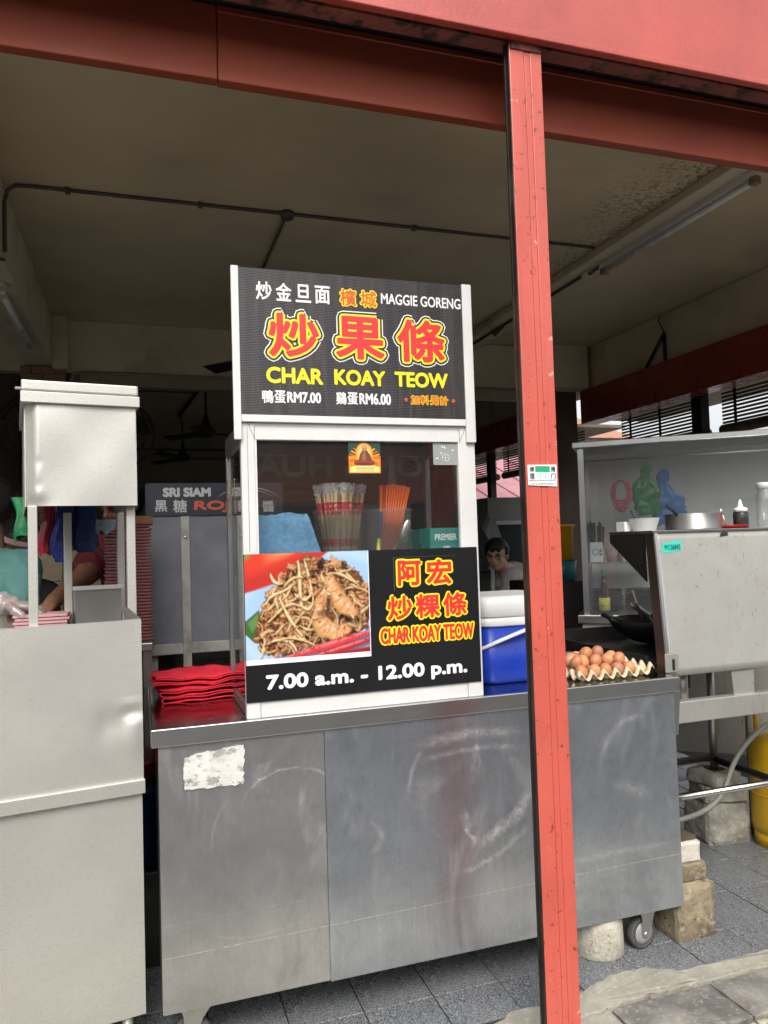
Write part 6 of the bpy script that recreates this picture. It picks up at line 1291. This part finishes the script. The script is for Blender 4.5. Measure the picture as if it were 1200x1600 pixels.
m = M(); limb(m, [(-.56, 3.19, 1.30), (-.56, 3.20, 1.10), (-.56, 3.20, .88)], [.145, .14, .155]); limb(m, [(-.545, 3.165, 1.425), (-.55, 3.18, 1.34)], [.066, .11]); limb(m, [(-.56, 3.18, 1.36), (-.425, 3.15, 1.37), (-.413, 3.06, 1.262)], [.085, .074, .07]); limb(m, [(-.56, 3.18, 1.36), (-.69, 3.15, 1.37), (-.70, 3.05, 1.25)], [.085, .074, .07])
organic('shirt', m, pm('teal_shirt', (.075, .19, .175), .9, var=.1, scale=10, bump=.5, bscale=22), wa, .012, 3)
m = M(); limb(m, [(-.65, 3.20, .90), (-.65, 3.19, .48), (-.65, 3.20, .10)], [.105, .075, .06]); limb(m, [(-.47, 3.20, .90), (-.47, 3.19, .48), (-.47, 3.20, .10)], [.105, .075, .06]); organic('trousers', m, MATS['dark_trousers'], wa, .014, 2)
m = M(); hand(m, (-.41, 2.655, 1.265), (.9, -.05, -.10), (0, 0, 1), 1, .32, 1.0); limb(m, [(-.46, 2.67, 1.264), (-.41, 2.655, 1.265)], [.036, .034])
for v in m.bm.verts: v.co += Vector(mnoise.noise_vector(v.co*60))*.006
bmesh.ops.scale(m.bm, vec=(1.07, 1.12, 1.25), space=Matrix.Translation((.35, -2.655, -1.26)), verts=m.bm.verts[:])
organic('glove', m, clear_mat('glove_film', (.85, .85, .86), 1.0, .2, haze=.30, hazecol=(.6, .6, .62), ior=1.45), wa, .005, 1)
# stooping worker with a pink head band
wb = thing('person', 'stooping worker with a pale pink head band behind the teal shirt', 'person', (-.60, 3.85, FZ))
m = M(); fr_ = head(m, (-.495, 3.62, 1.462), R(300), R(30), .95); limb(m, [(-.51, 3.68, 1.41), (-.53, 3.76, 1.32), (-.56, 3.83, 1.22)], [.05, .055, .10]); limb(m, [(-.57, 3.84, 1.18), (-.60, 3.90, .95)], [.125, .14])
for dx in (-.08, .08): limb(m, [(-.60+dx, 3.90, .92), (-.60+dx, 3.86, .48), (-.60+dx, 3.9, .08)], [.085, .06, .042]); limb(m, [(-.60+dx, 3.9, .015), (-.60+dx, 3.76, .005)], [.038, .03])
for sx in (-1, 1): limb(m, [(-.56, 3.82, 1.25), (-.56+sx*.15, 3.76, 1.24), (-.56+sx*.16, 3.62, 1.05), (-.56+sx*.05, 3.46, .97)], [.07, .055, .042, .03]); hand(m, (-.56+sx*.05, 3.46, .97), (-sx*.2, -1, -.1), (0, 0, 1), sx, .4)
organic('body', m, SK2, wb, .007, 3); face_bits(wb, fr_); hair(wb, fr_, HAIRB, .05, -.06, 1.08)
Q, c, s = fr_; M().tube([c+Q @ Vector((.112*math.cos(a)-.006, .090*math.sin(a), .052+.012*math.cos(a))) for a in [i*math.pi/12 for i in range(24)]], .017, 8, True, .35).done('head_band', pm('pink_band', (.42, .25, .25), .8), wb)
m = M(); limb(m, [(-.535, 3.79, 1.27), (-.57, 3.84, 1.18), (-.60, 3.90, .90)], [.115, .14, .155])
for sx in (-1, 1): limb(m, [(-.56, 3.82, 1.24), (-.56+sx*.15, 3.76, 1.235), (-.56+sx*.157, 3.68, 1.13)], [.08, .07, .062])
organic('shirt', m, pm('dark_shirt', (.03, .03, .032), .9), wb, .012, 3)
m = M()
for dx in (-.08, .08): limb(m, [(-.60+dx, 3.90, .92), (-.60+dx, 3.86, .48), (-.60+dx, 3.9, .10)], [.10, .074, .058])
organic('trousers', m, MATS['dark_trousers'], wb, .014, 2)
# worker in maroon, face hidden behind the hood
wc = thing('person', 'worker in a maroon top reaching down behind the pink tray stack', 'person', (-.02, 3.62, FZ))
m = M(); fr_ = head(m, (-.06, 3.50, 1.63), R(215), R(22), .97); limb(m, [(-.05, 3.54, 1.57), (-.03, 3.58, 1.47), (-.02, 3.60, 1.38)], [.05, .055, .10]); limb(m, [(-.02, 3.61, 1.33), (-.02, 3.62, 1.10), (-.02, 3.62, .95)], [.125, .12, .135])
for dx in (-.08, .08): limb(m, [(-.02+dx, 3.62, .92), (-.02+dx, 3.61, .48), (-.02+dx, 3.62, .08)], [.085, .06, .042]); limb(m, [(-.02+dx, 3.62, .015), (-.02+dx, 3.48, .005)], [.038, .03])
limb(m, [(-.03, 3.60, 1.40), (-.16, 3.50, 1.43), (-.215, 3.30, 1.325), (-.305, 3.05, 1.245)], [.075, .06, .045, .03]); hand(m, (-.305, 3.05, 1.245), (-.45, -.75, -.5), (-.3, -.3, .8), 1, .45); limb(m, [(-.02, 3.60, 1.40), (.13, 3.58, 1.40), (.16, 3.50, 1.15), (.04, 3.42, .98)], [.07, .058, .042, .03]); hand(m, (.04, 3.42, .98), (-.6, -.7, -.1), (0, 0, 1), 1, .4)
organic('body', m, SK2, wc, .007, 3); face_bits(wc, fr_); hair(wc, fr_, HAIRB, .05, -.06, 1.08)
m = M(); limb(m, [(-.02, 3.60, 1.40), (-.02, 3.61, 1.33), (-.02, 3.62, .90)], [.11, .142, .155]); limb(m, [(-.03, 3.60, 1.40), (-.16, 3.50, 1.425), (-.20, 3.37, 1.36)], [.085, .075, .066]); limb(m, [(-.02, 3.60, 1.40), (.13, 3.58, 1.40), (.145, 3.55, 1.28)], [.085, .072, .064])
organic('shirt', m, pm('maroon_top', (.10, .009, .013), .9, var=.1, bump=.4, bscale=22), wc, .012, 3)
m = M()
for dx in (-.08, .08): limb(m, [(-.02+dx, 3.62, .92), (-.02+dx, 3.61, .48), (-.02+dx, 3.62, .10)], [.10, .074, .058])
organic('trousers', m, MATS['dark_trousers'], wc, .014, 2)
